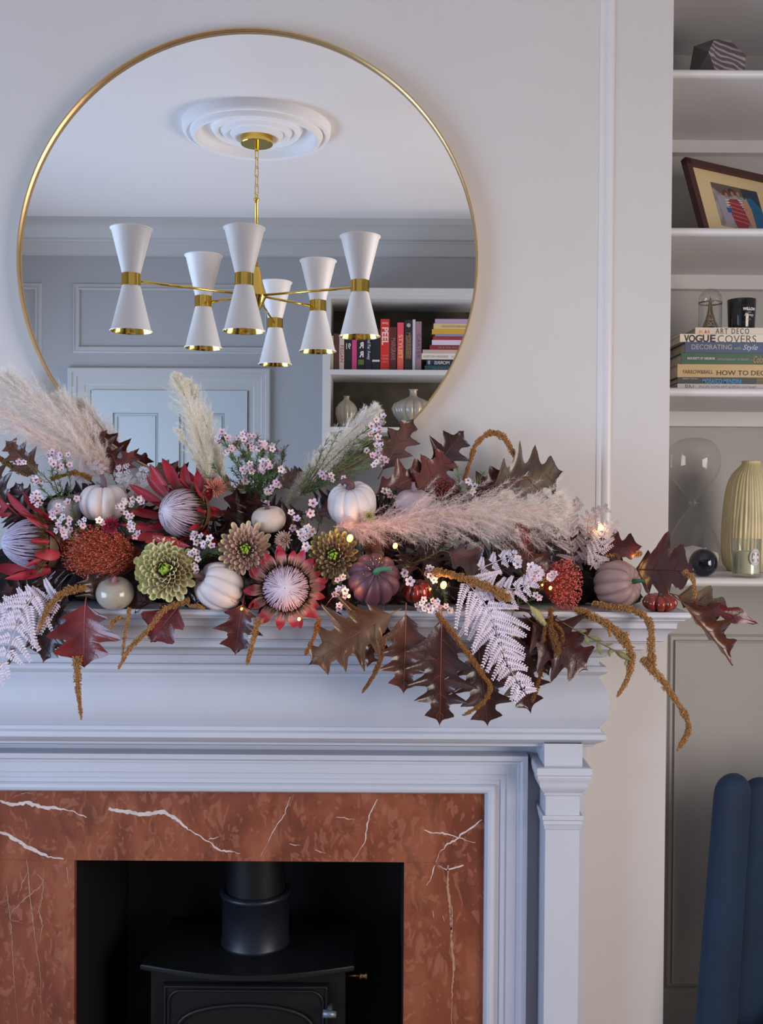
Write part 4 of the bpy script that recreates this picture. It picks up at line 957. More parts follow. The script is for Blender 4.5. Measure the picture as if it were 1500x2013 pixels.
oak((118,1185),(78,1303),92,.25,.27,DK,'dark brown oak leaf hanging just left of the glossy red leaf',2,lobes=4)
oak((352,1190),(293,1262),84,.26,.28,RD,'smooth red oak leaf tip under the green chrysanthemum',3,lobes=2,spiky=.5)
oak((478,1185),(460,1288),96,.26,.28,dict(col=(84,28,32),col2=(96,44,40),ribc=(130,60,56)),'three-pointed dark red oak leaf below the large open protea, left side',4,lobes=3,spiky=1.6)
oak((772,1205),(602,1302),140,.27,.30,BZ,'bronze oak leaf pointing down left beneath the purple pumpkin',5,lobes=5,spiky=1.5,cup=.2,nrm=(.1,-1,.5))
oak((752,1200),(722,1310),74,.24,.28,BR,'short brown oak leaf behind the bronze one under the purple pumpkin',6,lobes=4,spiky=1.4)
oak((798,1205),(794,1366),112,.27,.30,BR,'red-brown oak leaf hanging straight down right of the bronze leaf',7,lobes=5,spiky=1.3)
oak((868,1215),(866,1432),132,.28,.31,dict(col=(62,34,32),col2=(78,44,40),ribc=(176,84,70)),'longest dark brown oak leaf with a red midrib hanging over the frieze',8,lobes=6,spiky=1.3)
oak((938,1255),(962,1432),128,.27,.29,DK,'dark oak leaf hanging right of the longest leaf, under the pale fern',9,lobes=5,spiky=1.4)
oak((998,1240),(1048,1405),112,.25,.27,DK,'dark purple oak leaf with its tip below the right fern',10,lobes=5,spiky=1.4)
oak((1045,1222),(1158,1318),140,.26,.28,BU,'broad burgundy oak leaf spreading right under the bunny tail grass',12,lobes=4,spiky=.9,bend=.05)
oak((1010,1190),(1085,1330),100,.24,.26,BU,'dark burgundy oak leaf behind the right fern',13,lobes=4)
oak((1245,1120),(1365,1118),128,.14,.20,BU,'large burgundy oak leaf arching beyond the mauve pumpkin',14,lobes=3,spiky=.5,bend=.1,nrm=(.2,-1,.5))
oak((1168,1085),(1262,1072),66,.14,.17,BU,'small burgundy oak leaf above the mauve pumpkin',15,lobes=3,spiky=.8)
oak((1330,1170),(1440,1202),66,.17,.20,OL,'olive brown oak leaf beyond the right end of the shelf',16,lobes=3,spiky=.6)
oak((1385,1193),(1495,1224),32,.19,.21,dict(col=(98,30,34),col2=(110,36,40),ribc=(120,50,50)),'narrow red pointed leaf at the far right tip of the garland',17,lobes=2,spiky=.4)
oak((1338,1182),(1455,1300),74,.19,.22,BR,'folded red-brown oak leaf pointing down past the shelf end',18,lobes=4,spiky=1.5,cup=.5,nrm=(.5,-1,.4))
oak((752,925),(815,815),68,.10,.07,dict(col=(92,48,42),col2=(120,74,62),ribc=(150,90,76)),'brown oak leaf reaching up to the lower right rim of the mirror',19,lobes=4,spiky=1.2)
oak((850,925),(912,850),78,.10,.08,DK,'dark square-lobed oak leaf standing against the wall right of the mirror',20,lobes=3,spiky=1.3,bend=-.1)
oak((738,972),(888,905),78,.15,.11,dict(col=(84,36,32),col2=(112,56,48),ribc=(168,80,66)),'long red-brown oak leaf behind the right white pumpkin',21,lobes=4,spiky=1.2)
oak((820,965),(895,880),82,.14,.10,dict(col=(104,44,40),col2=(122,58,52),ribc=(150,80,70)),'rusty red oak leaf behind the lilac pumpkin',22,lobes=3,spiky=1.1)
oak((968,955),(1108,925),122,.10,.12,OL,'large olive-brown oak leaf standing against the wall above the pink plume',23,lobes=4,spiky=1.0,bend=.05,cup=.06)
oak((925,985),(1000,918),70,.09,.09,BU,'dark oak leaf tucked left of the large olive-brown leaf',24,lobes=3,spiky=1.2)
oak((1060,1010),(1108,975),50,.08,.10,DK,'small dark oak leaf behind the tip of the pink plume',25,lobes=3)
oak((1088,1015),(1130,990),22,.10,.12,RD,'tiny red leaf tip right of the pink plume',26,lobes=2)
oak((1035,1078),(1018,1028),36,.22,.24,RD,'small red leaf fold in front of the pink plume',27,lobes=2,spiky=.5)
oak((880,1085),(985,1128),72,.22,.24,dict(col=(70,40,40),col2=(100,72,68),ribc=(110,60,56)),'glossy dark oak leaf below the pink plume',28,lobes=3,bend=.05)
oak((985,1075),(1105,1035),84,.19,.20,dict(col=(70,52,46),col2=(98,78,70),ribc=(110,66,56)),'dull brown oak leaf under the tip of the pink plume',29,lobes=4)
oak((1000,1085),(1090,1120),70,.21,.22,BU,'burgundy oak leaf left of the coral seed head',30,lobes=3)
oak((75,935),(2,858),64,.16,.13,BR,'dark brown oak leaf at the far left under the pink plume',31,lobes=4,spiky=1.6)
oak((222,935),(178,835),70,.10,.07,dict(col=(92,34,32),col2=(110,46,42),ribc=(130,66,60)),'dark red oak leaf behind the left plume, against the mirror rim',32,lobes=4,spiky=1.3)
oak((228,935),(265,882),52,.10,.08,RD,'small red oak leaf right of the left plume on the mirror rim',33,lobes=3,spiky=1.5)
oak((345,955),(308,905),56,.09,.07,BR,'brown oak leaf behind the middle protea',34,lobes=3)
oak((480,1060),(462,955),66,.18,.16,DK,'curled dark oak leaf right of the middle protea',35,lobes=3,cup=.6)
oak((530,1010),(462,985),60,.14,.15,BU,'burgundy oak leaf behind the plain beige pumpkin',36,lobes=3)
oak((548,955),(602,925),48,.10,.08,dict(col=(100,72,66),col2=(120,88,78),ribc=(140,90,80)),'small taupe oak leaf between the pink blossoms and the cream plume',37,lobes=3)
oak((600,1010),(660,1000),52,.14,.16,dict(col=(92,52,48),col2=(108,64,56),ribc=(130,80,70)),'brown oak leaf left of the right white pumpkin',38,lobes=3)
oak((10,990),(-40,900),80,.15,.13,DK,'dark oak leaf at the left edge of the picture',39,lobes=4)
oak((715,1080),(765,1055),60,.20,.22,BR,'brown oak leaf above the purple pumpkin',40,lobes=3)
oak((60,1215),(110,1275),70,.25,.26,DK,'dark oak leaf between the left fern and the glossy red leaf',41,lobes=3)
# filler branches
def branch(lab, x0, x1, y0, y1, n, seed, d0=.06, d1=.17):
    g = random.Random(seed); rt = thing('oak_branch', lab, 'branch', U((x0+x1)/2, y1, .1), 'oak branches packed inside the garland')
    tw = MB()
    for i in range(n):
        x = g.uniform(x0, x1); y = g.uniform(y0, y1); d = g.uniform(d0, d1); a = g.uniform(0, 2*PI); l = g.uniform(70, 105)
        B_ = U(x, y, d); T_ = U(x+l*math.cos(a), y-abs(l*math.sin(a))*.5-6, d+g.uniform(-.02, .03))
        for q_ in (B_, T_):
            if q_.z < MZ+.012 and q_.y > -.25: q_.z = MZ+.012
        m1 = MB(); m2 = MB(); leaf_data(m1, m2, B_, T_, px(g.uniform(60, 88), d), (g.uniform(-.4, .4), -1, g.uniform(.1, .8)), lobes=4, seed=seed*50+i, **g.choice([dict(col=(46, 24, 26), col2=(62, 32, 32), ribc=(90, 50, 46)), dict(col=(56, 22, 26), col2=(72, 30, 32), ribc=(90, 46, 42)), dict(col=(38, 20, 20), col2=(52, 28, 28), ribc=(76, 42, 40))]))
        lf = m1.build('leaf', m_leaf, rt, smooth=True); m2.build('midrib', m_rib, lf)
branch('dark oak foliage packed behind the left proteas and the white ribbed pumpkin', 0, 250, 975, 1170, 26, 61)
branch('dark oak foliage packed between the middle protea and the plain beige pumpkin', 250, 520, 1000, 1180, 26, 62)
branch('dark oak foliage packed around the open protea and chrysanthemums', 500, 760, 1010, 1180, 26, 63)
branch('dark oak foliage packed under the pink plume', 760, 1010, 1050, 1190, 24, 64)
branch('dark oak foliage packed left of the mauve pumpkin', 1000, 1200, 1070, 1185, 14, 65)
branch('dark oak foliage low along the front edge of the shelf', 0, 1060, 1165, 1195, 16, 66, .2, .245)

# ---- pumpkins and gourds
def pumpkin(p_, d, w, h, nr, axis, col, lab, name='pumpkin', stemc=(104, 66, 62), stem=((0, 0), (.02, .16), (-.04, .30)), sr=.12, groove=.16, m=None, col2=None, sunk=.22, glit=None, roundness=.8, phase=0):
    C_ = U(p_[0], p_[1], d); R_ = px(w, d)/2; H_ = px(h, d)/2; ax = Vector(axis).normalized(); q_ = Vector((0, 0, 1)).rotation_difference(ax).to_matrix()
    rt = thing(name, lab, 'pumpkin', C_ - Vector((0, 0, H_)), 'pumpkins and gourds in the mantel garland')
    mb = MB(); nu, nv = 26, 96; v = []; cc = []; c1 = L3(col); c2 = L3(col2 or col)
    for i in range(nu+1):
        u = PI*i/nu; r_ = max(0, math.sin(u))**roundness; z_ = math.cos(u)
        for j in range(nv):
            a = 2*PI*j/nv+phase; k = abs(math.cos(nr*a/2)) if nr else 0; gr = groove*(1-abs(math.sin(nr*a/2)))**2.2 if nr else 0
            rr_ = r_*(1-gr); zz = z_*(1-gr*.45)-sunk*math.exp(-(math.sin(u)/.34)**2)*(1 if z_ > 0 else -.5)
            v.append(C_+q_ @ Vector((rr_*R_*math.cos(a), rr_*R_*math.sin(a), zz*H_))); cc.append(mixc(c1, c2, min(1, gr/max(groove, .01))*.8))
    f = []
    for i in range(nu):
        for j in range(nv): f.append((i*nv+j, i*nv+(j+1) % nv, (i+1)*nv+(j+1) % nv, (i+1)*nv+j))
    mb.add(v, [tuple(reversed(t)) for t in f], 0, cc); body = mb.build('body', m or m_pump, rt, smooth=True)
    if stem:
        top = C_+ax*H_*(1-sunk*1.05)
        a_, b_, _ = frame_of(ax, Vector((0, 1, 0)))
        ex = Vector((1, 0, 0)); ex = (ex-ax*ex.dot(ax)).normalized()
        pts = [top+ex*(x*R_*2)+ax*(y*H_*2) for x, y in stem]; pts = smoothpath(pts, 4); n = len(pts)
        q = MB(); q.tube([top-ax*.004]+pts, [R_*sr*1.7]+[R_*sr*(1.25-.65*i/n+.35*(i == n-1)) for i in range(n)], 8, 0, L3(stemc)); q.build('stalk', m_stem, rt, smooth=True)
    if glit:
        q = MB()
        for _ in range(glit):
            a = RG.uniform(0, 2*PI); u = abs(RG.gauss(.42, .14)); u = max(.18, u); rr_ = math.sin(u)**roundness; g2 = groove*(1-abs(math.sin(nr*a/2)))**2.2
            P_ = C_+q_ @ Vector((rr_*(1-g2)*R_*1.01*math.cos(a), rr_*(1-g2)*R_*1.01*math.sin(a), (math.cos(u)*(1-g2*.45)-sunk*math.exp(-(math.sin(u)/.34)**2))*H_*1.01))
            s_ = RG.uniform(.0005, .0011); q.add([P_+Vector((s_, 0, 0)), P_+Vector((-s_, 0, 0)), P_+Vector((0, 0, s_)), P_+Vector((0, -s_, 0))], [(0, 1, 2), (0, 2, 3), (1, 3, 2), (0, 3, 1)])
        gg = q.build('glitter', m_brass2, body); gg['kind'] = 'stuff'
WHT = (228, 222, 222)
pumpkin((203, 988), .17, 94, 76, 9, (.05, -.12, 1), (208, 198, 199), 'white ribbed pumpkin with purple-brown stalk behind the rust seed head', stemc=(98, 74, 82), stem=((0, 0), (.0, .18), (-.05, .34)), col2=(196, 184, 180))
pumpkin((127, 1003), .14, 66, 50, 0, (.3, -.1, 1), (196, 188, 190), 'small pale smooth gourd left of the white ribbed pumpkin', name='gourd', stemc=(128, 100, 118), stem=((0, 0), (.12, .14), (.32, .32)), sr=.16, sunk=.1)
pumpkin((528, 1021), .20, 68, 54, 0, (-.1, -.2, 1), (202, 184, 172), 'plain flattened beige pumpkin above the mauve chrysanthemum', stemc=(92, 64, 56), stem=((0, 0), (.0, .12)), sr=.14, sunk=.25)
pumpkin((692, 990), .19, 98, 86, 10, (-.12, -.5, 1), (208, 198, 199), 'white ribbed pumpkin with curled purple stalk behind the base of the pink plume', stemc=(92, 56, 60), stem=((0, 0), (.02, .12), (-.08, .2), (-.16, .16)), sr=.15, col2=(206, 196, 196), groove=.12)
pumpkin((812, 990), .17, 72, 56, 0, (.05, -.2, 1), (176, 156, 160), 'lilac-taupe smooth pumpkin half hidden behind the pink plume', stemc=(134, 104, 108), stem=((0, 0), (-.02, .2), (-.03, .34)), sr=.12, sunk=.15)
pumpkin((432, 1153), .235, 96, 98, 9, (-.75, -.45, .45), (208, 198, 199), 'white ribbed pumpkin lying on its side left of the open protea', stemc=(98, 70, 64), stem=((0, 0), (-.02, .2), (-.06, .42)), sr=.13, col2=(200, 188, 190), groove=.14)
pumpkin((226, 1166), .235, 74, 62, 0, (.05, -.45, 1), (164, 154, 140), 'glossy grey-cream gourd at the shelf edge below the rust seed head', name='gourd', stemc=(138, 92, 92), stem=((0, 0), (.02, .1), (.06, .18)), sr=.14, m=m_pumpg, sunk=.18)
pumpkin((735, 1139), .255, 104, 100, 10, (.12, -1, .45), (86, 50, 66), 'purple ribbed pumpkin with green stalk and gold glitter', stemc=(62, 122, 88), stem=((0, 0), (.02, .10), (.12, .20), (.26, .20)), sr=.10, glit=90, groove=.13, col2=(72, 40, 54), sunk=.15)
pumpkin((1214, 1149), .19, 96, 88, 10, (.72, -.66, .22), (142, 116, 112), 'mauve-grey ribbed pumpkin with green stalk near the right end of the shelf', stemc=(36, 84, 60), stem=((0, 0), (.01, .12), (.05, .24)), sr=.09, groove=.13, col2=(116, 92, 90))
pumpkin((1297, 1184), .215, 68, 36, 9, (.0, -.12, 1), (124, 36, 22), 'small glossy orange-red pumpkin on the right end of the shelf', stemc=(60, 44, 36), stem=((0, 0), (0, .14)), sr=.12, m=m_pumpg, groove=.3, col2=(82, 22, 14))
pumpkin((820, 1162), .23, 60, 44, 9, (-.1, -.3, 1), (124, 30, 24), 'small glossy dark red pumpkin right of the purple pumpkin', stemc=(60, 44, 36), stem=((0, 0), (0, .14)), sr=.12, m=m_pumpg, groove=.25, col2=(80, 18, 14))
pumpkin((995, 975), .11, 34, 30, 0, (0, -.2, 1), (206, 188, 170), 'tiny beige gourd peeping over the pink plume under the olive-brown leaf', name='gourd', stem=None)

# ---- shared petal meshes
def grid_mesh(name, rows, m):
    mb = MB(); n = len(rows[0][0]); v = [p for r, c in rows for p in r]; cc = [c for r, c in rows for _ in r]
    mb.add(v, [(i*n+j, i*n+j+1, (i+1)*n+j+1, (i+1)*n+j) for i in range(len(rows)-1) for j in range(n-1)], 0, cc)
    o = mb.build(name, m, smooth=True); me = o.data; bpy.data.objects.remove(o); return me
def petal_mesh(name, prof, cup, curl, cols, m=None, ncol=5):
    """x along the petal 0..1, y across, z towards the inner face; prof = [(t, halfwidth)]"""
    rows = []
    for (t, w) in prof:
        r = []
        for j in range(ncol):
            f = -1+2*j/(ncol-1); r.append((t-.0*abs(f), w*f, cup*w*f*f+curl*t*t*t))
        k = t*(len(cols)-1); i = min(len(cols)-2, int(k)); rows.append((r, mixc(cols[i], cols[i+1], k-i)))
    return grid_mesh(name, rows, m or m_petal)
P_bract = [petal_mesh('bract', [(0, .10), (.2, .15), (.45, .17), (.65, .15), (.82, .10), (.93, .05), (1, .002)], .5, cv, cl) for cv, cl in
           ((.10, [L3((196, 150, 130)), L3((214, 150, 150)), L3((172, 44, 60)), L3((150, 28, 44))]), (-.05, [L3((150, 60, 60)), L3((166, 40, 54)), L3((158, 30, 46)), L3((140, 26, 40))]), (.25, [L3((160, 50, 60)), L3((178, 44, 60)), L3((150, 26, 42))]))]
def protea(p_, d, R_px, axis, lab, bracts, tips=(), pw=1.0, dome_len=1.0, nb=340, c_tip=(214, 202, 212), c_mid=(176, 150, 166), c_base=(120, 104, 60), seed=0, under=(92, 66, 72)):
    g = random.Random(seed); C_ = U(p_[0], p_[1], d); R_ = px(R_px, d); a_, b_, n_ = frame_of(axis)
    rt = thing('protea', lab, 'flower', C_-n_*R_*.4, 'king proteas in the mantel garland')
    def sp(th, ph, k=1.0): r_ = math.sin(th)**pw*R_*k; return C_+a_*(r_*math.cos(ph))+b_*(r_*math.sin(ph))+n_*(math.cos(th)*R_*dome_len*k)
    q = MB(); prof_ = [(math.sin(t)**pw*R_*.95, math.cos(t)*R_*dome_len*.95) for t in [PI*k/16*.62 for k in range(17)]][::-1]
    q.lathe(prof_, C_, n_, 32, 0, L3(under)); dome = q.build('flower_head', m_petal, rt, smooth=True)  # head coloured darker so the gaps between bristles read as shade
    q = MB()
    for i in range(nb):
        ph = i*2.39996+g.uniform(-.05, .05); th0 = .25+1.5*((i+.5)/nb)**.8; span = min(th0-.02, g.uniform(.55, .95)); w0 = R_*g.uniform(.018, .027)
        tip = th0-span; pts = []; m_ = 5; cs = []
        for k in range(m_):
            s_ = k/(m_-1); th = th0-span*s_; pts.append(sp(max(.02, th), ph+g.uniform(-.015, .015), .97+.09*s_))
            c = mixc(L3(c_base), L3(c_mid), min(1, max(0, (1.55-th)*2.2))); c = mixc(c, L3(c_tip), min(1, max(0, (1.25-th)*1.1))*(.4+.6*s_)); cs.append(jit(c, .08, g))
        q.tube(pts, [w0, w0*1.1, w0*1.15, w0, w0*.35], 4, 0, cs, cap=False)
    o_ = q.build('bristles', m_petal, rt, smooth=True); o_['kind'] = 'stuff'
    q = MB()
    for i in range(420):     # fine ring of hairs at the base
        ph = g.uniform(0, 2*PI); s0 = sp(1.6, ph, .98); dr = (a_*math.cos(ph)+b_*math.sin(ph))*g.uniform(.15, .4)+n_*g.uniform(.15, .5)
        q.tube([s0, s0+dr*R_*.5, s0+dr*R_*g.uniform(.8, 1.1)], [.0006, .0005, .0002], 3, 0, jit(L3(g.choice([(96, 76, 44), (70, 44, 34), (110, 84, 50)])), .15, g), cap=False)
    o_ = q.build('base_hairs', m_petal, rt); o_['kind'] = 'stuff'
    for (cnt, L_, tilt, rad0, off, wk, var) in bracts:
        for i in range(cnt):
            ph = 2*PI*(i+off)/cnt+g.uniform(-.07, .07); tl = math.radians(tilt+g.uniform(-7, 7)); rad = a_*math.cos(ph)+b_*math.sin(ph)
            dx = (rad*math.sin(tl)+n_*math.cos(tl)).normalized(); inn = (-rad*math.cos(tl)+n_*math.sin(tl)).normalized(); dy = inn.cross(dx)
            L2 = px(L_, d)*g.uniform(.85, 1.12); mw = Matrix((dx*L2, dy*L2*wk, inn*L2)).transposed().to_4x4(); mw.translation = C_+rad*R_*rad0-n_*R_*.35
            place('bract', P_bract[var], rt, mw)
    for (bx, by, bd, tx, ty, td, wpx) in tips:
        B_, T_ = U(bx, by, bd), U(tx, ty, td); dx = (T_-B_); L2 = dx.length; dx.normalize(); inn = (n_-dx*n_.dot(dx)+Vector((0, -.6, 0))); inn = (inn-dx*inn.dot(dx)).normalized(); dy = inn.cross(dx)
        W2 = px(wpx, d)/.34; mw = Matrix((dx*L2, dy*W2, inn*max(W2, L2*.6))).transposed().to_4x4(); mw.translation = B_; place('bract', P_bract[g.choice([1, 1, 2])], rt, mw)
    q = MB(); q.lathe([(R_*1.02, -R_*.15), (R_*.95, -R_*.4), (R_*.5, -R_*.75), (.008, -R_*1.0), (.005, -R_*1.6)], C_, n_, 24, 0, L3((92, 60, 44))); q.build('receptacle', m_petal, rt, smooth=True)
protea((562, 1157), .275, 46, (.02, -1, .12), 'king protea facing the room, fully open with red bracts around a white head', [(14, 31, 72, 1.08, 0, 1.8, 0), (13, 38, 84, 1.02, .5, 1.6, 0)], dome_len=.55, nb=330, c_base=(120, 90, 92), c_mid=(190, 150, 168), seed=1, under=(72, 42, 54))
protea((368, 1010), .215, 49, (-.62, -.77, .14), 'king protea with long red pointed bracts turned left, right of the white ribbed pumpkin', [(9, 62, 24, .9, .2, .7, 1)],
       tips=[(330,965,.20,293,912,.20,22),(352,962,.19,329,899,.19,26),(372,962,.19,361,911,.19,24),(392,972,.19,398,925,.19,24),(400,985,.20,424,965,.20,24),(404,1005,.21,420,1012,.22,26),(400,1030,.22,412,1050,.23,24),(385,1048,.23,392,1075,.25,20),(300,1056,.24,373,1074,.27,16),
             (345,1060,.23,285,1066,.25,16),(322,1055,.21,249,1056,.23,18),(318,1040,.19,235,1031,.21,16),(315,1015,.18,245,1000,.20,18),(318,990,.18,252,952,.18,20),(325,975,.18,287,934,.18,18),(405,1000,.2,440,1010,.19,18),(398,1040,.21,432,1070,.2,16)],
       dome_len=1.15, pw=1.12, nb=270, seed=2, under=(58, 44, 46), c_base=(126, 112, 66))
protea((84, 1068), .205, 50, (-.90, -.42, .02), 'king protea at the far left edge facing left with dark red bracts', [(9, 60, 22, .9, .2, .7, 1)],
       tips=[(60,1012,.19,11,967,.20,24),(80,1005,.18,43,967,.18,20),(40,1020,.17,-4,980,.18,26),(90,1020,.22,35,1010,.26,13),(108,1030,.22,77,990,.23,18),(112,1060,.23,100,1035,.25,18),(118,1085,.23,84,1078,.27,34),(122,1095,.22,118,1050,.23,22),(98,1112,.22,48,1114,.26,22),(100,1122,.22,11,1141,.24,18),(95,1118,.2,60,1126,.25,20),(70,1130,.18,20,1132,.2,20),(50,1000,.15,-15,1010,.16,26),(60,1125,.16,-10,1110,.16,26)],
       dome_len=1.45, pw=1.1, nb=270, seed=3, c_mid=(168, 150, 176), c_tip=(200, 196, 216), under=(56, 46, 54), c_base=(126, 112, 66))

# ---- chrysanthemums
GRN, MAU = L3((170, 176, 96)), L3((168, 136, 134))
def mums(tag_, cols):
    return [petal_mesh('petal', [(0, .07), (.25, .12), (.5, .17), (.72, .20), (.88, .17), (.97, .08), (1, .01)], 1.1, .30, cols)]
Pm_green = petal_mesh('petal', [(0, .07), (.3, .13), (.55, .18), (.75, .21), (.9, .18), (.98, .08), (1, .01)], 1.2, .34, [L3((130, 96, 104)), L3((196, 168, 170)), L3((220, 212, 176)), L3((240, 242, 180))])
Pm_mauve = petal_mesh('petal', [(0, .06), (.3, .11), (.55, .15), (.75, .17), (.9, .13), (.98, .06), (1, .01)], 1.2, .40, [L3((128, 84, 84)), L3((196, 156, 156)), L3((222, 188, 182)), L3((226, 222, 160))])
Pm_olive = petal_mesh('petal', [(0, .06), (.3, .11), (.55, .15), (.75, .17), (.9, .13), (.98, .06), (1, .01)], 1.2, .42, [L3((120, 84, 76)), L3((160, 126, 116)), L3((172, 150, 118)), L3((190, 186, 118))])
Pm_cent = petal_mesh('petal', [(0, .12), (.4, .2), (.7, .2), (.9, .14), (1, .02)], 1.4, .8, [L3((60, 90, 26)), L3((130, 164, 46)), L3((170, 200, 80))])
def mum(p_, d, Rp, axis, pet, lab, seed, N=120, name='chrysanthemum', tl0=22, tl1=98, L0=.34, L1=.56, cN=.14):
    g = random.Random(seed); C_ = U(p_[0], p_[1], d); R_ = px(Rp, d); a_, b_, n_ = frame_of(axis)
    rt = thing(name, lab, 'flower', C_-n_*R_*.4, 'chrysanthemums in the mantel garland')
    for i in range(N):
        s_ = (i+.5)/N; ph = i*2.39996; r_ = s_**.62; tl = math.radians(tl0+(tl1-tl0)*s_**.9+g.uniform(-6, 6)); rad = a_*math.cos(ph)+b_*math.sin(ph)
        dx = (rad*math.sin(tl)+n_*math.cos(tl)).normalized(); inn = (-rad*math.cos(tl)+n_*math.sin(tl)).normalized(); dy = inn.cross(dx)
        L_ = R_*(L0+(L1-L0)*s_)*g.uniform(.9, 1.1); me = Pm_cent if s_ < cN else pet
        if s_ < cN: L_ *= .75
        mw = Matrix((dx*L_, dy*L_*1.05, inn*L_)).transposed().to_4x4(); mw.translation = C_+rad*R_*(.06+.42*r_)+n_*R_*(.02-.28*r_*r_)
        place('petal', me, rt, mw)
    q = MB(); q.lathe([(0, R_*.1), (R_*.3, -.0), (R_*.5, -R_*.2), (R_*.35, -R_*.45), (.004, -R_*.55), (.003, -R_*1.1)], C_, n_, 20, 0, L3((80, 62, 40))); q.build('calyx', m_petal, rt, smooth=True)
mum((325, 1120), .265, 64, (-.05, -1, .22), Pm_green, 'yellow-green chrysanthemum with tightly curled petals below the middle protea', 1, N=125)
mum((482, 1080), .25, 56, (.12, -1, .12), Pm_mauve, 'mauve and green chrysanthemum above the open protea, to its left', 2, N=88)
mum((655, 1092), .25, 55, (-.05, -1, .2), Pm_olive, 'olive and mauve chrysanthemum between the open protea and purple pumpkin', 3, N=92)
# ---- strawflowers
def pst(c): return petal_mesh('petal', [(0, .08), (.4, .13), (.75, .12), (.92, .07), (1, .005)], .8, .35, c)
Ps_pk, Ps_cr, Ps_mg, Ps_yl = pst([L3((226, 170, 120)), L3((222, 150, 140)), L3((206, 130, 136))]), pst([L3((222, 186, 150)), L3((226, 196, 176)), L3((206, 170, 170))]), pst([L3((140, 24, 50)), L3((166, 36, 72)), L3((186, 60, 96))]), pst([L3((180, 176, 120)), L3((196, 192, 140)), L3((206, 202, 156))])
def straw(p_, d, Rp, axis, pet, lab, seed, N=60, center=(196, 170, 90)):
    mum(p_, d, Rp, axis, pet, lab, seed, N=N, name='strawflower', tl0=30, tl1=92, L0=.45, L1=.62, cN=0)
    C_ = U(p_[0], p_[1], d); q = MB()
straw((425, 958), .20, 22, (.35, -1, .25), Ps_pk, 'pink strawflower beside the cream plume above the middle protea', 4)
straw((557, 1062), .25, 20, (-.35, -.9, .05), Ps_cr, 'cream strawflower turned left between the two mauve chrysanthemums', 5)
straw((218, 1032), .24, 18, (.1, -1, .15), Ps_mg, 'magenta strawflower under the white ribbed pumpkin', 6)
straw((726, 1014), .24, 13.5, (.1, -1, .1), Ps_yl, 'tiny yellow-green strawflower in the base of the pink plume', 7, N=40)

# ---- seed heads (fine filaments with beads)
def seedhead(p0, d0, c, d, rx, ry, n, col, colb, lab, seed, br=1.7, name='seed_head', bias=0):
    g = random.Random(seed); O_ = U(p0[0], p0[1], d0); rt = thing(name, lab, 'seed head', O_)
    q = MB(); b2 = MB(); oc = [(1,0,0),(-1,0,0),(0,1,0),(0,-1,0),(0,0,1),(0,0,-1)]; of = [(0,2,4),(2,1,4),(1,3,4),(3,0,4),(2,0,5),(1,2,5),(3,1,5),(0,3,5)]
    for i in range(n):
        a = g.uniform(0, 2*PI); r_ = g.random()**.5; ex = c[0]+rx*r_*math.cos(a)+bias*g.random(); ey = c[1]+ry*r_*math.sin(a); dd_ = d+.035*math.sqrt(max(0, 1-r_*r_))*g.uniform(.2, 1)-.01
        E_ = U(ex, ey, dd_); sx0 = O_+Vector((g.uniform(-.018, .014), g.uniform(-.006, .006), g.uniform(-.018, .018))); mid = (sx0+E_)/2+Vector((g.uniform(-.008, .008), -.008, g.uniform(-.008, .008)))
        q.tube(smoothpath([sx0, mid, E_], 2), .00035, 3, 0, jit(L3(col), .25, g), cap=False)
        rb = px(br, d)*g.uniform(.7, 1.2); b2.add([E_+Vector(o_)*rb for o_ in oc], of, 0, jit(L3(colb), .25, g))
        if g.random() < .5:
            E2 = mid+(E_-mid)*g.uniform(.3, .9)+Vector((g.uniform(-.003, .003),)*3); b2.add([E2+Vector(o_)*rb*.8 for o_ in oc], of, 0, jit(L3(colb), .3, g))
    f_ = q.build('filaments', m_seed, rt); f_['kind'] = 'stuff'; f_ = b2.build('beads', m_seed, rt, smooth=True); f_['kind'] = 'stuff'
seedhead((262, 1095), .20, (190, 1085), .23, 74, 55, 950, (170, 78, 50), (206, 100, 76), 'rust red millet-like seed head of fine threads and beads, left of the green chrysanthemum', 1)
seedhead((1068, 1140), .19, (1112, 1150), .215, 34, 54, 560, (150, 66, 60), (206, 100, 92), 'coral seed head hanging left of the mauve pumpkin', 2, br=1.9)
seedhead((905, 995), .12, (872, 962), .13, 34, 22, 420, (96, 40, 36), (150, 64, 56), 'small dark red seed head behind the pink plume', 3, br=1.6)

# ---- waxflower sprays
def wax_mesh(cp, cc, name='blossom'):
    mb = MB()
    for k in range(5):
        a = 2*PI*k/5; ca, sa = math.cos(a), math.sin(a); v = [(0.12*ca, .12*sa, .0)]
        for j in range(9):
            b_ = 2*PI*j/9; x = .33+.215*math.cos(b_); y = .20*math.sin(b_); v.append((x*ca-y*sa, x*sa+y*ca, .16+.10*math.cos(b_)+.02*abs(y)*5))
        v.append((.33*ca, .33*sa, .09)); n = len(v)-1
        mb.add(v, [(n, 1+j, 1+(j+1) % 9) for j in range(9)]+[(0, 5, 6), (0, 6, 7), (0, 5, 4)], 0, [mixc(cc, cp, .5)]+[cp]*9+[mixc(cp, cc, .15)])
    mb.lathe([(0, -.12), (.10, -.08), (.16, .03), (.13, .075), (0, .06)], (0, 0, 0), (0, 0, 1), 9, 0, [L3((120, 120, 70)), L3((120, 120, 70)), cc, cc, mixc(cc, (0, 0, 0), .3)])
    mb.lathe([(0.0, .06), (.03, .12), (0, .15)], (0, 0, 0), (0, 0, 1), 5, 0, L3((200, 190, 120)))
    o = mb.build(name, m_petal, smooth=True); me = o.data; bpy.data.objects.remove(o); return me
WX = [wax_mesh(L3((230, 208, 216)), L3((104, 30, 42))), wax_mesh(L3((234, 220, 226)), L3((120, 70, 50))), wax_mesh(L3((220, 190, 206)), L3((118, 40, 58)))]
m_need = mat('needle_leaf', (1, 1, 1, 1), .5, attr=True)
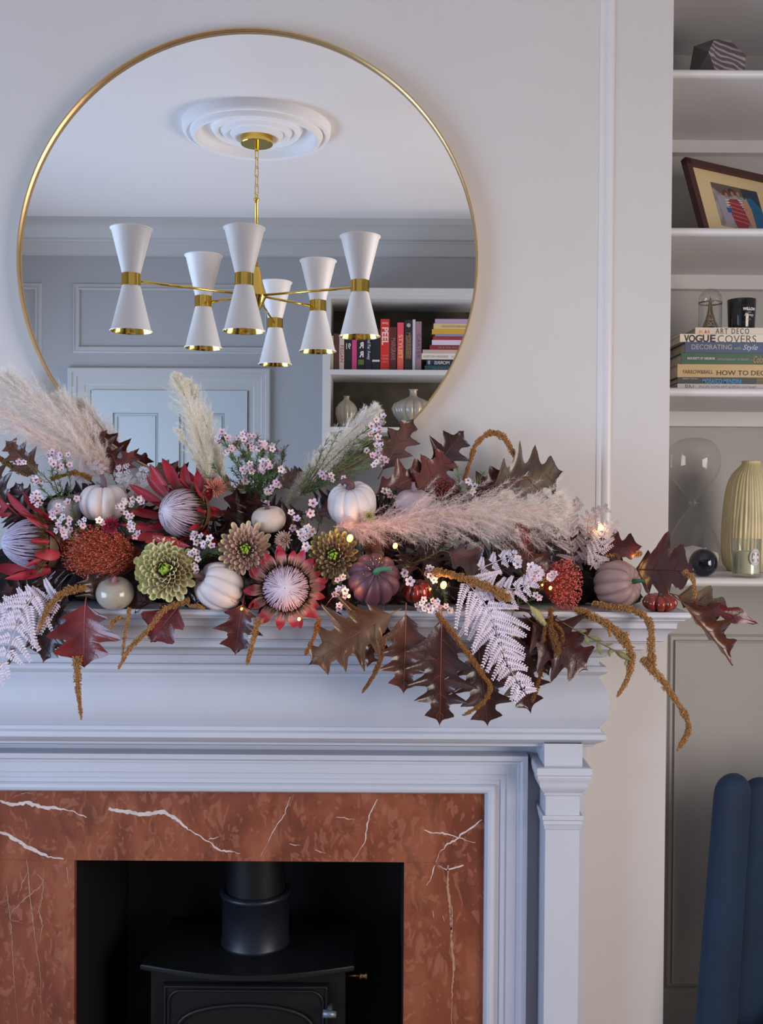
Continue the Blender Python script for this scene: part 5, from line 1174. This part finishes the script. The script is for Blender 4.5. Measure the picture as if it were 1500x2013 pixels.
def spray(base, tips, lab, seed, fl=.5, needles=(74, 104, 52), nl=13, stemc=(112, 92, 62), fs=13.5, dens=1.0):
    """base (px,py,d); tips: list of (px,py,d,n_flowers,spread px)"""
    g = random.Random(seed); B_ = U(*base); rt = thing('waxflower_spray', lab, 'flower', B_, 'waxflower sprays in the mantel garland'); q = MB(); nd = MB()
    def needle(p, dr, L_):
        s_ = dr.cross(Vector((g.uniform(-1, 1), -1, g.uniform(-.5, .5)))).normalized()*.0006; c = jit(L3(needles), .3, g); m_ = p+dr*L_*.5
        nd.add([p-s_*.5, p+s_*.5, m_+s_, m_-s_, p+dr*L_], [(0, 1, 2, 3), (3, 2, 4)], 0, c)
    for (tx, ty, td, nf, sp_) in tips:
        T_ = U(tx, ty, td); mid = (B_+T_)/2+Vector((g.uniform(-.015, .015), g.uniform(-.01, .005), g.uniform(-.006, .012))); pth = smoothpath([B_, mid, T_], 7)
        q.tube(pth, [.0011*(1-.6*i/len(pth)) for i in range(len(pth))], 5, 0, jit(L3(stemc), .15, g))
        for i, p in enumerate(pth[2:]):
            t = (pth[min(i+3, len(pth)-1)]-pth[i+1]).normalized()
            for _ in range(int(5*dens)):
                dr = (t*g.uniform(.5, 1.1)+Vector((g.uniform(-1, 1), g.uniform(-.8, .3), g.uniform(-1, 1)))*.8).normalized(); needle(p+t*g.uniform(-.004, .004), dr, px(nl, td)*g.uniform(.6, 1.2))
        for k in range(nf):
            a = g.uniform(0, 2*PI); r_ = sp_*math.sqrt(g.random()); P_ = U(tx+r_*math.cos(a), ty+r_*math.sin(a), td+g.uniform(0, .012)); src = pth[-g.randint(1, 5)]
            q.tube(smoothpath([src, (src+P_)/2+Vector((0, 0, -.002)), P_], 2), .0005, 4, 0, L3((120, 128, 66)), cap=False)
            n_ = Vector((g.uniform(-.7, .7), -1, g.uniform(-.3, .8))).normalized(); a_, b_, n_ = frame_of(n_); s_ = px(fs, td)*g.uniform(.8, 1.12); r0 = g.uniform(0, 2*PI)
            x_ = a_*math.cos(r0)+b_*math.sin(r0); y_ = n_.cross(x_); place('blossom', g.choice(WX), rt, basis(x_, y_, n_, P_, s_))
            for _ in range(int(3*dens)): needle(src, (P_-src+Vector((g.uniform(-.01, .01), g.uniform(-.01, .01), g.uniform(-.01, .01)))).normalized(), px(nl, td)*g.uniform(.7, 1.2))
    q.build('stem', m_stem, rt, smooth=True)
    if nd.v: o_ = nd.build('needles', m_need, rt); o_['kind'] = 'stuff'
spray((130, 1000, .15), [(100,895,.17,5,14),(125,905,.18,6,16),(70,945,.18,6,14),(108,922,.18,6,14),(45,905,.17,2,8)], 'pink waxflower spray over the pale gourd at the left, below the plume', 1)
spray((140, 1060, .18), [(115,1010,.23,8,18),(75,985,.22,8,16),(130,1030,.24,7,16),(140,980,.2,3,12)], 'waxflower cluster between the left protea and the white ribbed pumpkin', 2)
spray((260, 1050, .18), [(245,995,.23,7,16),(268,985,.22,6,14),(252,1022,.23,5,14),(262,1045,.23,4,12)], 'waxflower cluster between the white ribbed pumpkin and the middle protea', 3)
spray((175, 1060, .2), [(168,1032,.24,4,12),(200,1030,.24,3,10),(120,1048,.245,5,12)], 'faded waxflowers along the top of the rust seed head', 31, dens=.5)
spray((385, 1110, .2), [(395,1055,.26,7,16),(412,1068,.26,5,12),(382,1090,.26,5,12),(430,1085,.26,0,8),(385,1118,.26,3,8)], 'waxflower cluster under the middle protea, left of the mauve chrysanthemum', 4)
spray((500, 1000, .12), [(438,860,.13,9,14),(450,885,.13,6,12),(478,858,.13,7,14),(492,870,.13,7,14),(515,880,.13,4,10),(505,915,.14,9,16),(520,920,.14,8,14),(485,935,.14,7,14),(535,880,.13,2,6),(550,925,.14,3,8),(545,955,.15,4,8),(520,985,.16,8,14),(530,965,.16,5,12),(505,860,.12,0,5),(545,872,.12,0,5),(470,905,.12,0,5),(405,935,.16,0,5),(420,915,.15,0,5)], 'large bushy pink waxflower spray standing right of the cream plume', 5, dens=1.5)
spray((620, 1060, .17), [(617,990,.22,1,2),(608,1010,.22,2,4),(572,1010,.22,1,2),(585,1020,.22,1,2),(605,1050,.24,5,12),(590,1055,.24,3,8),(610,1040,.24,3,8),(600,1072,.24,3,8),(576,1035,.23,1,4)], 'white waxflowers with dark centres right of the plain beige pumpkin', 6, dens=.35, fs=17)
spray((590, 975, .14), [(745,825,.11,5,12),(735,850,.12,7,14),(750,880,.12,6,14),(730,905,.13,4,12),(755,905,.12,4,8),(640,935,.15,5,10),(650,940,.15,2,6),(678,945,.15,3,8),(640,870,.12,0,5),(665,850,.12,0,5),(690,900,.13,0,6),(700,870,.12,0,6),(725,885,.12,2,10),(610,920,.14,0,5)], 'long waxflower spray crossing in front of the right cream plume', 7, dens=1.25, needles=(84, 100, 58))
spray((690, 1190, .22), [(670,1165,.27,8,14),(668,1140,.27,4,10),(672,1190,.27,4,8),(690,1200,.27,0,5),(700,1215,.27,0,6)], 'waxflower cluster left of the purple pumpkin', 8)
spray((800, 1110, .2), [(793,1128,.26,2,4),(805,1143,.26,1,2),(797,1115,.26,0,3),(870,1045+35,.24,0,5)], 'two waxflower blossoms right of the purple pumpkin', 9, dens=.5, fs=18)
spray((860, 1150, .2), [(845,1128,.25,5,12),(856,1135,.25,3,8),(840,1190,.26,6,14),(860,1195,.26,6,14),(820,1190,.26,3,10),(880,1195,.26,3,10)], 'pink waxflowers under the glowing light right of the dark red pumpkin', 10)
spray((1050, 1180, .2), [(1045,1118,.25,5,10),(1062,1128,.25,4,10),(1048,1142,.25,3,8),(1083,1128,.25,4,10),(1015,1105,.24,2,6)], 'pale waxflowers left of the coral seed head', 11, fs=17, dens=.4)
spray((915, 1000, .12), [(925,945,.14,2,6),(930,960,.14,2,6),(950,930,.13,0,4),(905,965,.14,0,5),(935,985,.15,2,6),(900,925,.13,0,4)], 'thin waxflower sprig behind the pink plume by the olive-brown leaf', 12, dens=.9)
spray((1020, 1190, .22), [(1030,1175,.27,1,4),(1055,1175,.27,2,5),(1085,1200,.27,0,4)], 'loose waxflower buds beside the bunny tail grass', 13, dens=.4)
spray((775, 980, .14), [(762,965,.16,3,6),(772,975,.16,2,6),(785,985,.17,1,4)], 'mauve waxflower buds between the right white pumpkin and the lilac one', 14)

# ---- bleached ferns
m_fern = mat('bleached_fern', (1, 1, 1, 1), .7, attr=True, noise=.06, nscale=60)
def fern(axis_px, d0, d1, lab, seed, L0=70, n=14, col=(218, 202, 212), lw=3.4, ang=60, tipk=.25, curl=.0, nrm=(0, -1, .2)):
    g = random.Random(seed); n_ax = len(axis_px); A_ = [U(x, y, d0+(d1-d0)*i/(n_ax-1)) for i, (x, y) in enumerate(axis_px)]; pth = smoothpath(A_, 12)
    rt = thing('fern_frond', lab, 'fern', A_[0], 'bleached fern fronds in the mantel garland'); q = MB(); c0 = L3(col); q.tube(pth, [.0013*(1-.7*i/len(pth)) for i in range(len(pth))], 5, 0, mixc(c0, L3((130, 96, 90)), .25)); q.build('stem', m_fern, rt, smooth=True)
    N_ = Vector(nrm).normalized()
    for i in range(n):
        t = .08+.90*i/(n-1) if n > 1 else .5; k = int(t*(len(pth)-2)); P_ = pth[k]; T_ = (pth[k+1]-pth[max(0, k-1)]).normalized(); side = T_.cross(N_).normalized()
        env = (math.sin(PI*min(1, .28+.72*t)**1.1)**.8)*(1-t)+tipk*(t)+.12; env = max(.12, min(1, env))
        for s_ in (1, -1):
            L_ = px(L0, d1)*env*g.uniform(.88, 1.1); an = math.radians(ang+g.uniform(-11, 11)); curl_ = curl+g.uniform(-.12, .30); dr = (T_*math.cos(an)+side*s_*math.sin(an)+N_*g.uniform(-.1, .2)).normalized(); pr = dr.cross(N_).normalized()
            mb = MB(); sp_ = px(lw*.80, d1); m_ = max(3, int(L_/sp_)); prev = P_; pts = [P_]
            for j in range(1, m_+1):
                u = j/m_; p = P_+dr*L_*u+T_*(curl_*L_*u*u)+N_*(-.22*L_*u*u)+Vector((0, 0, -.10*L_*u*u)); pts.append(p)
                lt_ = px(lw*2.1, d1)*(1-.72*u)*g.uniform(.85, 1.1)+.0008; w_ = sp_*.56; c = jit(c0, .07, g)
                for s2 in (1, -1):
                    e = (pr*s2*.93+dr*.4+N_*g.uniform(-.1, .15)).normalized(); x = dr*w_
                    mb.add([p, p+e*lt_*.4+x, p+e*lt_*.85+x*.7, p+e*lt_*1.05, p+e*lt_*.85-x*.7, p+e*lt_*.4-x, p+e*lt_*.5+N_*.0007], [(0,1,6),(1,2,6),(2,3,6),(3,4,6),(4,5,6),(5,0,6)], 0, c)
            mb.tube(pts, [.0006]*(len(pts)-1)+[.0002], 3, 0, c0); mb.build('pinna', m_fern, rt)
fern([(70,1165),(40,1215),(10,1290),(-20,1340)], .27, .29, 'pale pink bleached fern frond hanging at the lower left corner of the garland', 1, L0=68, n=9, lw=5.6, ang=60)
fern([(120,1180),(75,1190),(20,1200),(-30,1230)], .26, .275, 'pale pink bleached fern frond lying at the far left behind the ochre amaranth', 2, L0=62, n=8, lw=5.6, ang=56)
fern([(255,1000),(245,955),(240,915)], .16, .14, 'small pale fern tip standing behind the white ribbed pumpkin', 3, L0=34, n=6, lw=4.2, col=(206,194,200))
fern([(270,1000),(272,955),(284,920)], .15, .13, 'small pale fern tip right of the ribbed pumpkin against the mirror', 4, L0=26, n=6, lw=4.2, col=(206,194,200))
fern([(905,1130),(955,1190),(978,1250),(1000,1310),(1035,1365)], .27, .31, 'large pale lilac bleached fern frond hanging over the frieze at the right', 5, L0=84, n=15, lw=5.2, ang=62, tipk=.2, col=(220,208,222))
fern([(930,1160),(985,1160),(1035,1150),(1060,1120)], .275, .285, 'pale lilac fern frond curving right above the hanging fern', 6, L0=40, n=9, lw=4.2, ang=62, col=(206,194,210))
fern([(940,1120),(985,1100),(1015,1090)], .25, .26, 'short pale fern frond below the pink plume', 7, L0=30, n=5, lw=4.2, col=(196,186,200))
fern([(1130,1110),(1120,1060),(1118,1010),(1140,985)], .16, .15, 'thin pale fern frond standing against the wall moulding, left one', 8, L0=36, n=10, lw=3.0, col=(172,154,158), ang=50)
fern([(1150,1110),(1155,1060),(1160,1015),(1195,998)], .17, .15, 'thin pale fern frond arching right in front of the wall moulding', 9, L0=30, n=10, lw=3.0, col=(168,152,154), ang=50)
fern([(1160,1120),(1180,1080),(1190,1040),(1215,1033)], .19, .18, 'pale fern frond with broad leaflets above the mauve pumpkin', 10, L0=32, n=9, lw=4.2, col=(186,168,170), ang=52)
fern([(150,945),(180,915),(205,925)], .14, .14, 'wispy pale fern under the left plume', 12, L0=26, n=6, lw=2.6, col=(196,180,184))

# ---- amaranth
m_ama = mat('amaranth_seed', (1, 1, 1, 1), .8, attr=True, noise=.2, nscale=120)
ICO = [(0,0,1),(.894,0,.447),(.276,.851,.447),(-.724,.526,.447),(-.724,-.526,.447),(.276,-.851,.447),(0,0,-1)]
ICF = [(0,1,2),(0,2,3),(0,3,4),(0,4,5),(0,5,1),(6,2,1),(6,3,2),(6,4,3),(6,5,4),(6,1,5)]
def amaranth(paths, lab, seed, col=(170, 124, 72)):
    g = random.Random(seed); x0, y0, dd0 = paths[0][0][0]; rt = thing('amaranth_stem', lab, 'flower', U(x0, y0, dd0), 'hanging amaranth in the mantel garland')
    for (pp, w0, w1) in paths:
        pts = [U(*p) for p in pp]; pth = smoothpath(pts, 10); n = len(pth); mb = MB(); d = pp[0][2]; base = L3(col)
        mb.tube(pth, [px(w0+(w1-w0)*i/n, d)*.25 for i in range(n)], 6, 0, mixc(base, (0, 0, 0), .35))
        Ltot = sum((pth[i+1]-pth[i]).length for i in range(n-1)); cnt = int(Ltot/px(1, d)*15*(w0+w1)/20)+80; ns = max(3, int(Ltot/px(9, d))); spur = [(g.random(), g.uniform(0, 2*PI), g.uniform(.5, 1.1)) for _ in range(ns)]
        lump = [g.uniform(.65, 1.25) for _ in range(60)]
        for _ in range(cnt):
            t = g.random(); k = t*(n-1.001); i = int(k); P_ = pth[i].lerp(pth[i+1], k-i); T_ = (pth[i+1]-pth[i]).normalized(); a_, b_, _n = frame_of(T_, Vector((.3, .9, .2)))
            W_ = px(w0+(w1-w0)*t, d)/2*lump[int(t*Ltot*120) % 60]*(1 if t < .93 else math.sqrt(max(.02, (1-t)/.07))); ph = g.uniform(0, 2*PI); r_ = .98*W_*math.sqrt(g.uniform(.2, 1)); s_ = px(g.uniform(.8, 1.5), d)
            if g.random() < .30:
                st, sa, sl_ = g.choice(spur); k = st*(n-1.001); i = int(k); P_ = pth[i].lerp(pth[i+1], k-i); T_ = (pth[i+1]-pth[i]).normalized(); a_, b_, _n = frame_of(T_, Vector((.3, .9, .2))); ww_ = px(w0+(w1-w0)*st, d)/2; uu_ = g.random(); P_ = P_+((a_*math.cos(sa)+b_*math.sin(sa))+T_*.7)*ww_*(.4+sl_*uu_)*(1-.3*st); r_ = ww_*.32*(1-.5*uu_)*g.random()
            Q = P_+(a_*math.cos(ph)+b_*math.sin(ph))*r_; sq = Vector((g.uniform(.6, 1.2), g.uniform(.6, 1.2), g.uniform(.6, 1.2)))
            mb.add([Q+Vector((v[0]*sq.x, v[1]*sq.y, v[2]*sq.z))*s_ for v in ICO], ICF, 0, jit(base, .35, g))
        mb.build('tassel', m_ama, rt)
amaranth([([(170,1155,.26),(125,1165,.27),(95,1195,.275),(76,1240,.28)], 20, 8)], 'ochre amaranth tassel curving down over the left fern', 1)
amaranth([([(152,1290,.275),(153,1350,.285),(160,1413,.285)], 19, 5)], 'ochre amaranth tassel hanging straight below the glossy red leaf', 2)
amaranth([([(372,1180,.26),(325,1198,.28),(290,1240,.285),(255,1275,.285),(233,1315,.285)], 14, 8), ([(255,1195,.27),(247,1240,.28),(240,1290,.285)], 9, 6), ([(240,1212,.27),(222,1222,.275),(216,1236,.275)], 12, 7)], 'ochre amaranth hanging in two strands left of the smooth red leaf tip', 3)
amaranth([([(372,1191,.262),(390,1192,.262),(402,1197,.26)], 8, 10)], 'short ochre amaranth tip lying on the shelf edge left of the side-lying pumpkin', 4)
amaranth([([(508,1215,.28),(497,1262,.285),(485,1307,.285)], 15, 7)], 'ochre amaranth tassel hanging right of the three-pointed leaf', 5)
amaranth([([(628,1215,.28),(618,1250,.285),(600,1288,.285)], 13, 7)], 'ochre amaranth tassel hanging at the tip of the bronze leaf', 6, col=(150, 92, 44))
amaranth([([(752,1255,.30),(748,1295,.31),(733,1330,.31),(712,1362,.31)], 16, 5)], 'ochre amaranth tassel hanging between the bronze and red-brown leaves', 7, col=(134, 88, 46))
amaranth([([(858,1205,.30),(890,1245,.315),(920,1285,.32),(948,1325,.32),(964,1352,.32),(948,1383,.32),(912,1406,.32)], 15, 8)], 'long ochre amaranth tassel curving across the longest dark leaf', 8, col=(150, 100, 48))
amaranth([([(850,1122,.27),(905,1135,.285),(960,1155,.29),(1004,1180,.29)], 16, 22)], 'thick ochre amaranth head lying across the lilac ferns', 9)
amaranth([([(1083,1195,.25),(1082,1225,.275),(1090,1260,.285),(1098,1285,.285)], 9, 22), ([(1083,1215,.27),(1070,1245,.28),(1068,1262,.28)], 8, 10), ([(1088,1225,.27),(1104,1240,.28),(1106,1262,.28)], 8, 10)], 'bushy ochre amaranth tuft hanging over the burgundy leaf', 10, col=(128, 86, 40))
amaranth([([(1066,1310,.27),(1056,1350,.28),(1046,1380,.28)], 12, 7)], 'short ochre amaranth tassel below the burgundy leaf', 11, col=(134, 88, 44))
amaranth([([(1130,1197,.24),(1165,1212,.26),(1195,1228,.275),(1218,1248,.275),(1238,1275,.275)], 15, 22), ([(1225,1245,.275),(1240,1285,.275),(1235,1330,.275),(1213,1370,.275)], 20, 9), ([(1195,1228,.275),(1200,1252,.28)], 12, 7)], 'ochre amaranth tassel hanging left of the longest tassel at the shelf end', 12)
amaranth([([(1165,1187,.22),(1215,1195,.25),(1255,1204,.265),(1278,1228,.275),(1280,1280,.275),(1284,1310,.275)], 12, 18), ([(1262,1295,.275),(1295,1330,.275),(1325,1372,.275),(1350,1412,.275),(1352,1440,.275),(1332,1475,.275)], 20, 9)], 'longest ochre amaranth tassel falling past the right end of the mantel', 13)
amaranth([([(912,945,.09),(925,905,.09),(935,875,.09),(962,852,.09),(990,860,.09),(1013,900,.09)], 8, 16)], 'arched ochre amaranth standing against the wall right of the mirror', 14, col=(168, 116, 62))
amaranth([([(1345,1122,.21),(1362,1140,.22),(1367,1174,.22)], 12, 9)], 'small ochre amaranth tip by the large burgundy leaf at the right', 15)
amaranth([([(-10,895,.14),(20,915,.14),(55,935,.15)], 12, 14)], 'ochre amaranth tip at the left edge under the plume', 16, col=(128, 96, 46))
amaranth([([(100,942,.16),(128,934,.16),(150,930,.16),(180,942,.15)], 8, 12)], 'short ochre amaranth above the white ribbed pumpkin', 17, col=(150, 104, 50))
amaranth([([(25,1275,.27),(24,1292,.27),(12,1309,.27)], 9, 5)], 'tiny amaranth tip below the left fern', 18, col=(120, 96, 44))
amaranth([([(1190,1095,.15),(1225,1090,.15),(1262,1088,.15)], 8, 14)], 'ochre amaranth piece behind the mauve pumpkin', 19)

# ---- pampas plumes
def plume(axis_px, ws, d0, d1, lab, seed, cols, nb=150, nh=62, droop=(0, 0, -.25), hl=15, wid=.0007):
    A_ = [U(x, y, d0+(d1-d0)*i/(len(axis_px)-1)) for i, (x, y) in enumerate(axis_px)]; pth = np.array([list(p) for p in smoothpath(A_, 14)]); n = len(pth)
    rt = thing('pampas_plume', lab, 'pampas grass', A_[0], 'pampas plumes in the mantel garland'); g = np.random.default_rng(seed)
    q = MB(); q.tube([Vector(p) for p in pth[::4]], .0012, 6, 0, L3((190, 160, 120))); q.build('stem', m_stem, rt, smooth=True)
    wp = np.interp(np.linspace(0, 1, n), np.linspace(0, 1, len(ws)), ws)
    P0 = []; Dr = []; Ln = []; Cc = []; c0, c1 = np.array(L3(cols[0])), np.array(L3(cols[1]))
    for b_ in range(nb):
        t = g.random()**.92; k = t*(n-1.001); i = int(k); p = pth[i]*(1-(k-i))+pth[i+1]*(k-i); T_ = pth[min(i+1, n-1)]-pth[max(i-1, 0)]; T_ /= np.linalg.norm(T_)
        r = g.normal(size=3); r -= T_*r.dot(T_); r /= np.linalg.norm(r); r[1] *= .6
        W_ = px(float(np.interp(k, np.arange(n), wp)), d0); L_ = W_*g.uniform(.7, 1.4)*1.25; sp_ = g.uniform(.3, 1.0)
        m_ = 8; pts = []
        for j in range(m_):
            u = j/(m_-1); pts.append(p+T_*L_*u*(1-.25*sp_)+r*L_*.80*sp_*u**.8+np.array(droop)*L_*u*u*.5)
        pts = np.array(pts); u = g.random(nh)**.8; kk = u*(m_-1.001); ii = kk.astype(int); fr = (kk-ii)[:, None]; base = pts[ii]*(1-fr)+pts[ii+1]*fr; tg = pts[ii+1]-pts[ii]; tg /= np.linalg.norm(tg, axis=1)[:, None]
        rv = g.normal(size=(nh, 3)); rv[:, 1] *= .8; dr = tg*1.0+rv*.62; dr /= np.linalg.norm(dr, axis=1)[:, None]
        P0.append(base); Dr.append(dr); Ln.append(px(hl, d0)*g.uniform(.45, 1.25, nh)*(1.0-.25*u)); cm_ = c0*(1-t)+c1*t; Cc.append(cm_[None, :]*(g.uniform(.82, 1.12, (nh, 1)))*g.uniform(.9, 1.06))
    P0 = np.concatenate(P0); Dr = np.concatenate(Dr); Ln = np.concatenate(Ln)[:, None]; Cc = np.concatenate(Cc); N = len(P0)
    sd = np.cross(Dr, g.normal(size=(N, 3))); sd /= np.linalg.norm(sd, axis=1)[:, None]; sd *= wid/2
    bend_ = g.normal(size=(N, 3))*.12*Ln+np.array([0, 0, -1])*Ln*.10
    v = np.stack([P0-sd, P0+sd, P0+Dr*Ln*.5-sd*.8, P0+Dr*Ln*.5+sd*.8, P0+Dr*Ln+bend_], 1).reshape(-1, 3); o_ = np.array(ORG[rt.name]); v = v-o_
    idx = np.arange(N)*5; loops = np.stack([idx, idx+1, idx+3, idx+2, idx+2, idx+3, idx+4], 1).ravel(); ls = np.stack([np.arange(N)*7, np.arange(N)*7+4], 1).ravel(); lt_ = np.tile([4, 3], N)
    me = bpy.data.meshes.new('plumage'); me.vertices.add(len(v)); me.vertices.foreach_set('co', v.astype(np.float32).ravel()); me.loops.add(len(loops)); me.loops.foreach_set('vertex_index', loops.astype(np.int32)); me.polygons.add(2*N)
    me.polygons.foreach_set('loop_start', ls.astype(np.int32)); me.polygons.foreach_set('loop_total', lt_.astype(np.int32)); me.update(calc_edges=True); me.validate()
    ca = me.color_attributes.new('Col', 'FLOAT_COLOR', 'POINT'); c4 = np.ones((len(v), 4), np.float32); c4[:, :3] = np.repeat(Cc, 5, 0); ca.data.foreach_set('color', c4.ravel()); me.materials.append(m_plume)
    ob = bpy.data.objects.new('plumage', me); COL.objects.link(ob); ob.parent = rt; ob['kind'] = 'stuff'; ORG[ob.name] = ORG[rt.name]
PK, CR, CY = (253, 238, 230), (255, 251, 246), (255, 249, 236)
plume([(205,940),(150,880),(90,820),(15,745)], [18,50,68,52,16], .13, .10, 'wide blush pampas plume leaning left, longest of the plumes at the left end', 1, (PK, CR), nb=380, nh=72, droop=(-.4,0,-.1), hl=17)
plume([(215,935),(188,880),(150,820),(120,782)], [12,30,34,12], .12, .09, 'blush pampas plume standing just right of the longest left plume', 2, ((253,236,228), CR), nb=190, nh=62, droop=(-.2,0,.0))
plume([(130,895),(60,850),(0,810),(-50,780)], [18,38,44,20], .14, .12, 'blush pampas plume lying lowest at the left edge', 3, (PK, (254,246,240)), nb=230, nh=62, droop=(-.3,0,-.2))
plume([(412,950),(402,900),(385,835),(365,780),(345,742)], [22,34,34,24,6], .11, .08, 'upright cream pampas plume in front of the mirror', 4, ((255,248,232), CY), nb=300, nh=64, droop=(-.1,0,.1), hl=12)
plume([(398,925),(372,880),(350,845)], [12,12,5], .11, .10, 'small cream pampas tuft left of the upright plume', 5, (CY, CR), nb=50, nh=50, hl=11)
plume([(562,1000),(590,955),(640,895),(700,840),(738,806)], [10,24,32,26,8], .10, .08, 'cream pampas plume leaning right towards the mirror rim', 6, ((254,248,238), CR), nb=290, nh=62, droop=(.1,0,0), hl=12)
plume([(655,1035),(735,1035),(840,1015),(940,1010),(1030,1008),(1098,995)], [18,50,70,74,62,16], .23, .22, 'pink pampas plume lying right across the garland', 7, ((252,226,222), (255,248,240)), nb=430, nh=80, droop=(0,0,-.15), hl=18)

# ---- bunny tail grass
def bunny(p0, p1, d, wpx, stem_to, lab, seed):
    g = random.Random(seed); A_, B_ = U(p0[0], p0[1], d), U(p1[0], p1[1], d+.01); rt = thing('bunny_tail', lab, 'grass', A_); W_ = px(wpx, d)/2; ax = B_-A_; q = MB()
    pr = [(W_*.8*math.sin(PI*min(.98, max(.02, k/10)))**.6, ax.length*k/10) for k in range(11)]; q.lathe(pr, A_, ax, 14, 0, L3((176, 166, 108))); q.build('head', m_seed, rt, smooth=True)
    h = MB(); a_, b_, n_ = frame_of(ax)
    for i in range(700):
        t = g.random(); ph = g.uniform(0, 2*PI); r_ = W_*.8*math.sin(PI*min(.98, max(.02, t)))**.6; o_ = a_*math.cos(ph)+b_*math.sin(ph); s0 = A_+ax*t+o_*r_; e = s0+(o_*.7+n_*.9)*g.uniform(.003, .006); s_ = n_.cross(o_)*.0004
        h.add([s0-s_, s0+s_, e], [(0, 1, 2)], 0, jit(L3((206, 196, 140)), .15, g))
    o_ = h.build('bristles', m_seed, rt); o_['kind'] = 'stuff'
    q = MB(); q.tube([A_, (A_+U(*stem_to))/2+Vector((0, -.003, .003)), U(*stem_to)], .0007, 5, 0, L3((150, 140, 90))); q.build('stem', m_stem, rt)
bunny((1043, 1192), (1071, 1226), .28, 17, (1020, 1170, .2), 'pale yellow bunny tail grass pointing down right of the lilac fern', 1)
# ---- dried green-brown stem with withered leaves
rt = thing('dried_stem', 'dried brown stem with small green withered leaves hanging diagonally over the mantel edge', 'stem', U(1085, 1205, .25))
pth = smoothpath([U(1085,1208,.25), U(1110,1226,.265), U(1150,1248,.275), U(1195,1272,.28), U(1232,1292,.28)], 8); q = MB(); q.tube(pth, [.0013]*(len(pth)-1)+[.0008], 6, 0, L3((112, 84, 56))); q.build('stem', m_stem, rt, smooth=True)
Pl = petal_mesh('leaf', [(0, .05), (.25, .16), (.5, .2), (.75, .14), (1, .01)], 1.0, -.3, [L3((96, 96, 54)), L3((132, 128, 80)), L3((120, 110, 70))])
for (x, y, dx, dy, L_) in ((1150,1248,8,20,22),(1160,1252,26,8,24),(1175,1262,6,28,26),(1200,1275,-2,16,18),(1210,1280,30,18,34),(1190,1270,20,-8,16),(1235,1296,-12,20,16),(1140,1243,16,-4,16)):
    P_ = U(x, y, .28); dr = (U(x+dx, y+dy, .285)-P_).normalized(); a = dr.cross(Vector((0, -1, 0))).normalized(); place('leaf', Pl, rt, basis(dr, a, dr.cross(a), P_, px(L_, .28)))

# ---- string lights
m_bulb = mat('lit_bulb', S(255, 200, 110), .3, emit=(1.0, .52, .10, 1), estr=2.6)
rt = thing('string_lights', 'fine copper wire of tiny warm glowing lights woven through the garland', 'string lights', U(690, 1060, .2))
BL = [(193,1022,.245,.35,3),(475,1197,.275,.25,3),(588,1217,.31,1,4),(688,1058,.262,2.4,8),(686,1172,.295,1,4),(777,1073,.262,1.0,6),(872,1150,.27,2.4,8),(846,1158,.275,.3,2.5),(1082,1156,.26,.7,4),(1178,1040,.18,.8,4),(1066,1150,.25,.3,2.5),(1185,1041,.17,.3,2),(1245,1092,.16,.3,2)]
BLs = sorted(BL)
wp_ = [U(b_[0], b_[1], b_[2]-.004) for b_ in BLs]; wpth = []
for i in range(len(wp_)-1):
    wpth += [wp_[i], wp_[i].lerp(wp_[i+1], .35)+Vector((0, .035, -.012)), wp_[i].lerp(wp_[i+1], .7)+Vector((0, .03, .012))]
wpth.append(wp_[-1]); q = MB(); q.tube(smoothpath(wpth, 5), .0004, 4, 0, (1, 1, 1)); q.build('wire', mat('copper_wire', S(184, 112, 70), .3, metal=1), rt)
for (x, y, d, pw, r_) in BL:
    P_ = U(x, y, d); R_ = px(r_, d)*.8; q = MB(); q.lathe([(R_*math.sin(PI*k/8), -1.25*R_*math.cos(PI*k/8)) for k in range(9)], P_, (.3, 0, 1), 12); q.build('bulb', m_bulb, rt, smooth=True)
    l = bpy.data.lights.new('bulb_glow', 'POINT'); l.energy = .045*pw; l.color = (1, .50, .16); l.shadow_soft_size = .004; lo_ = bpy.data.objects.new('bulb_glow', l); COL.objects.link(lo_); lo_.location = P_+Vector((0, -.007, .003))
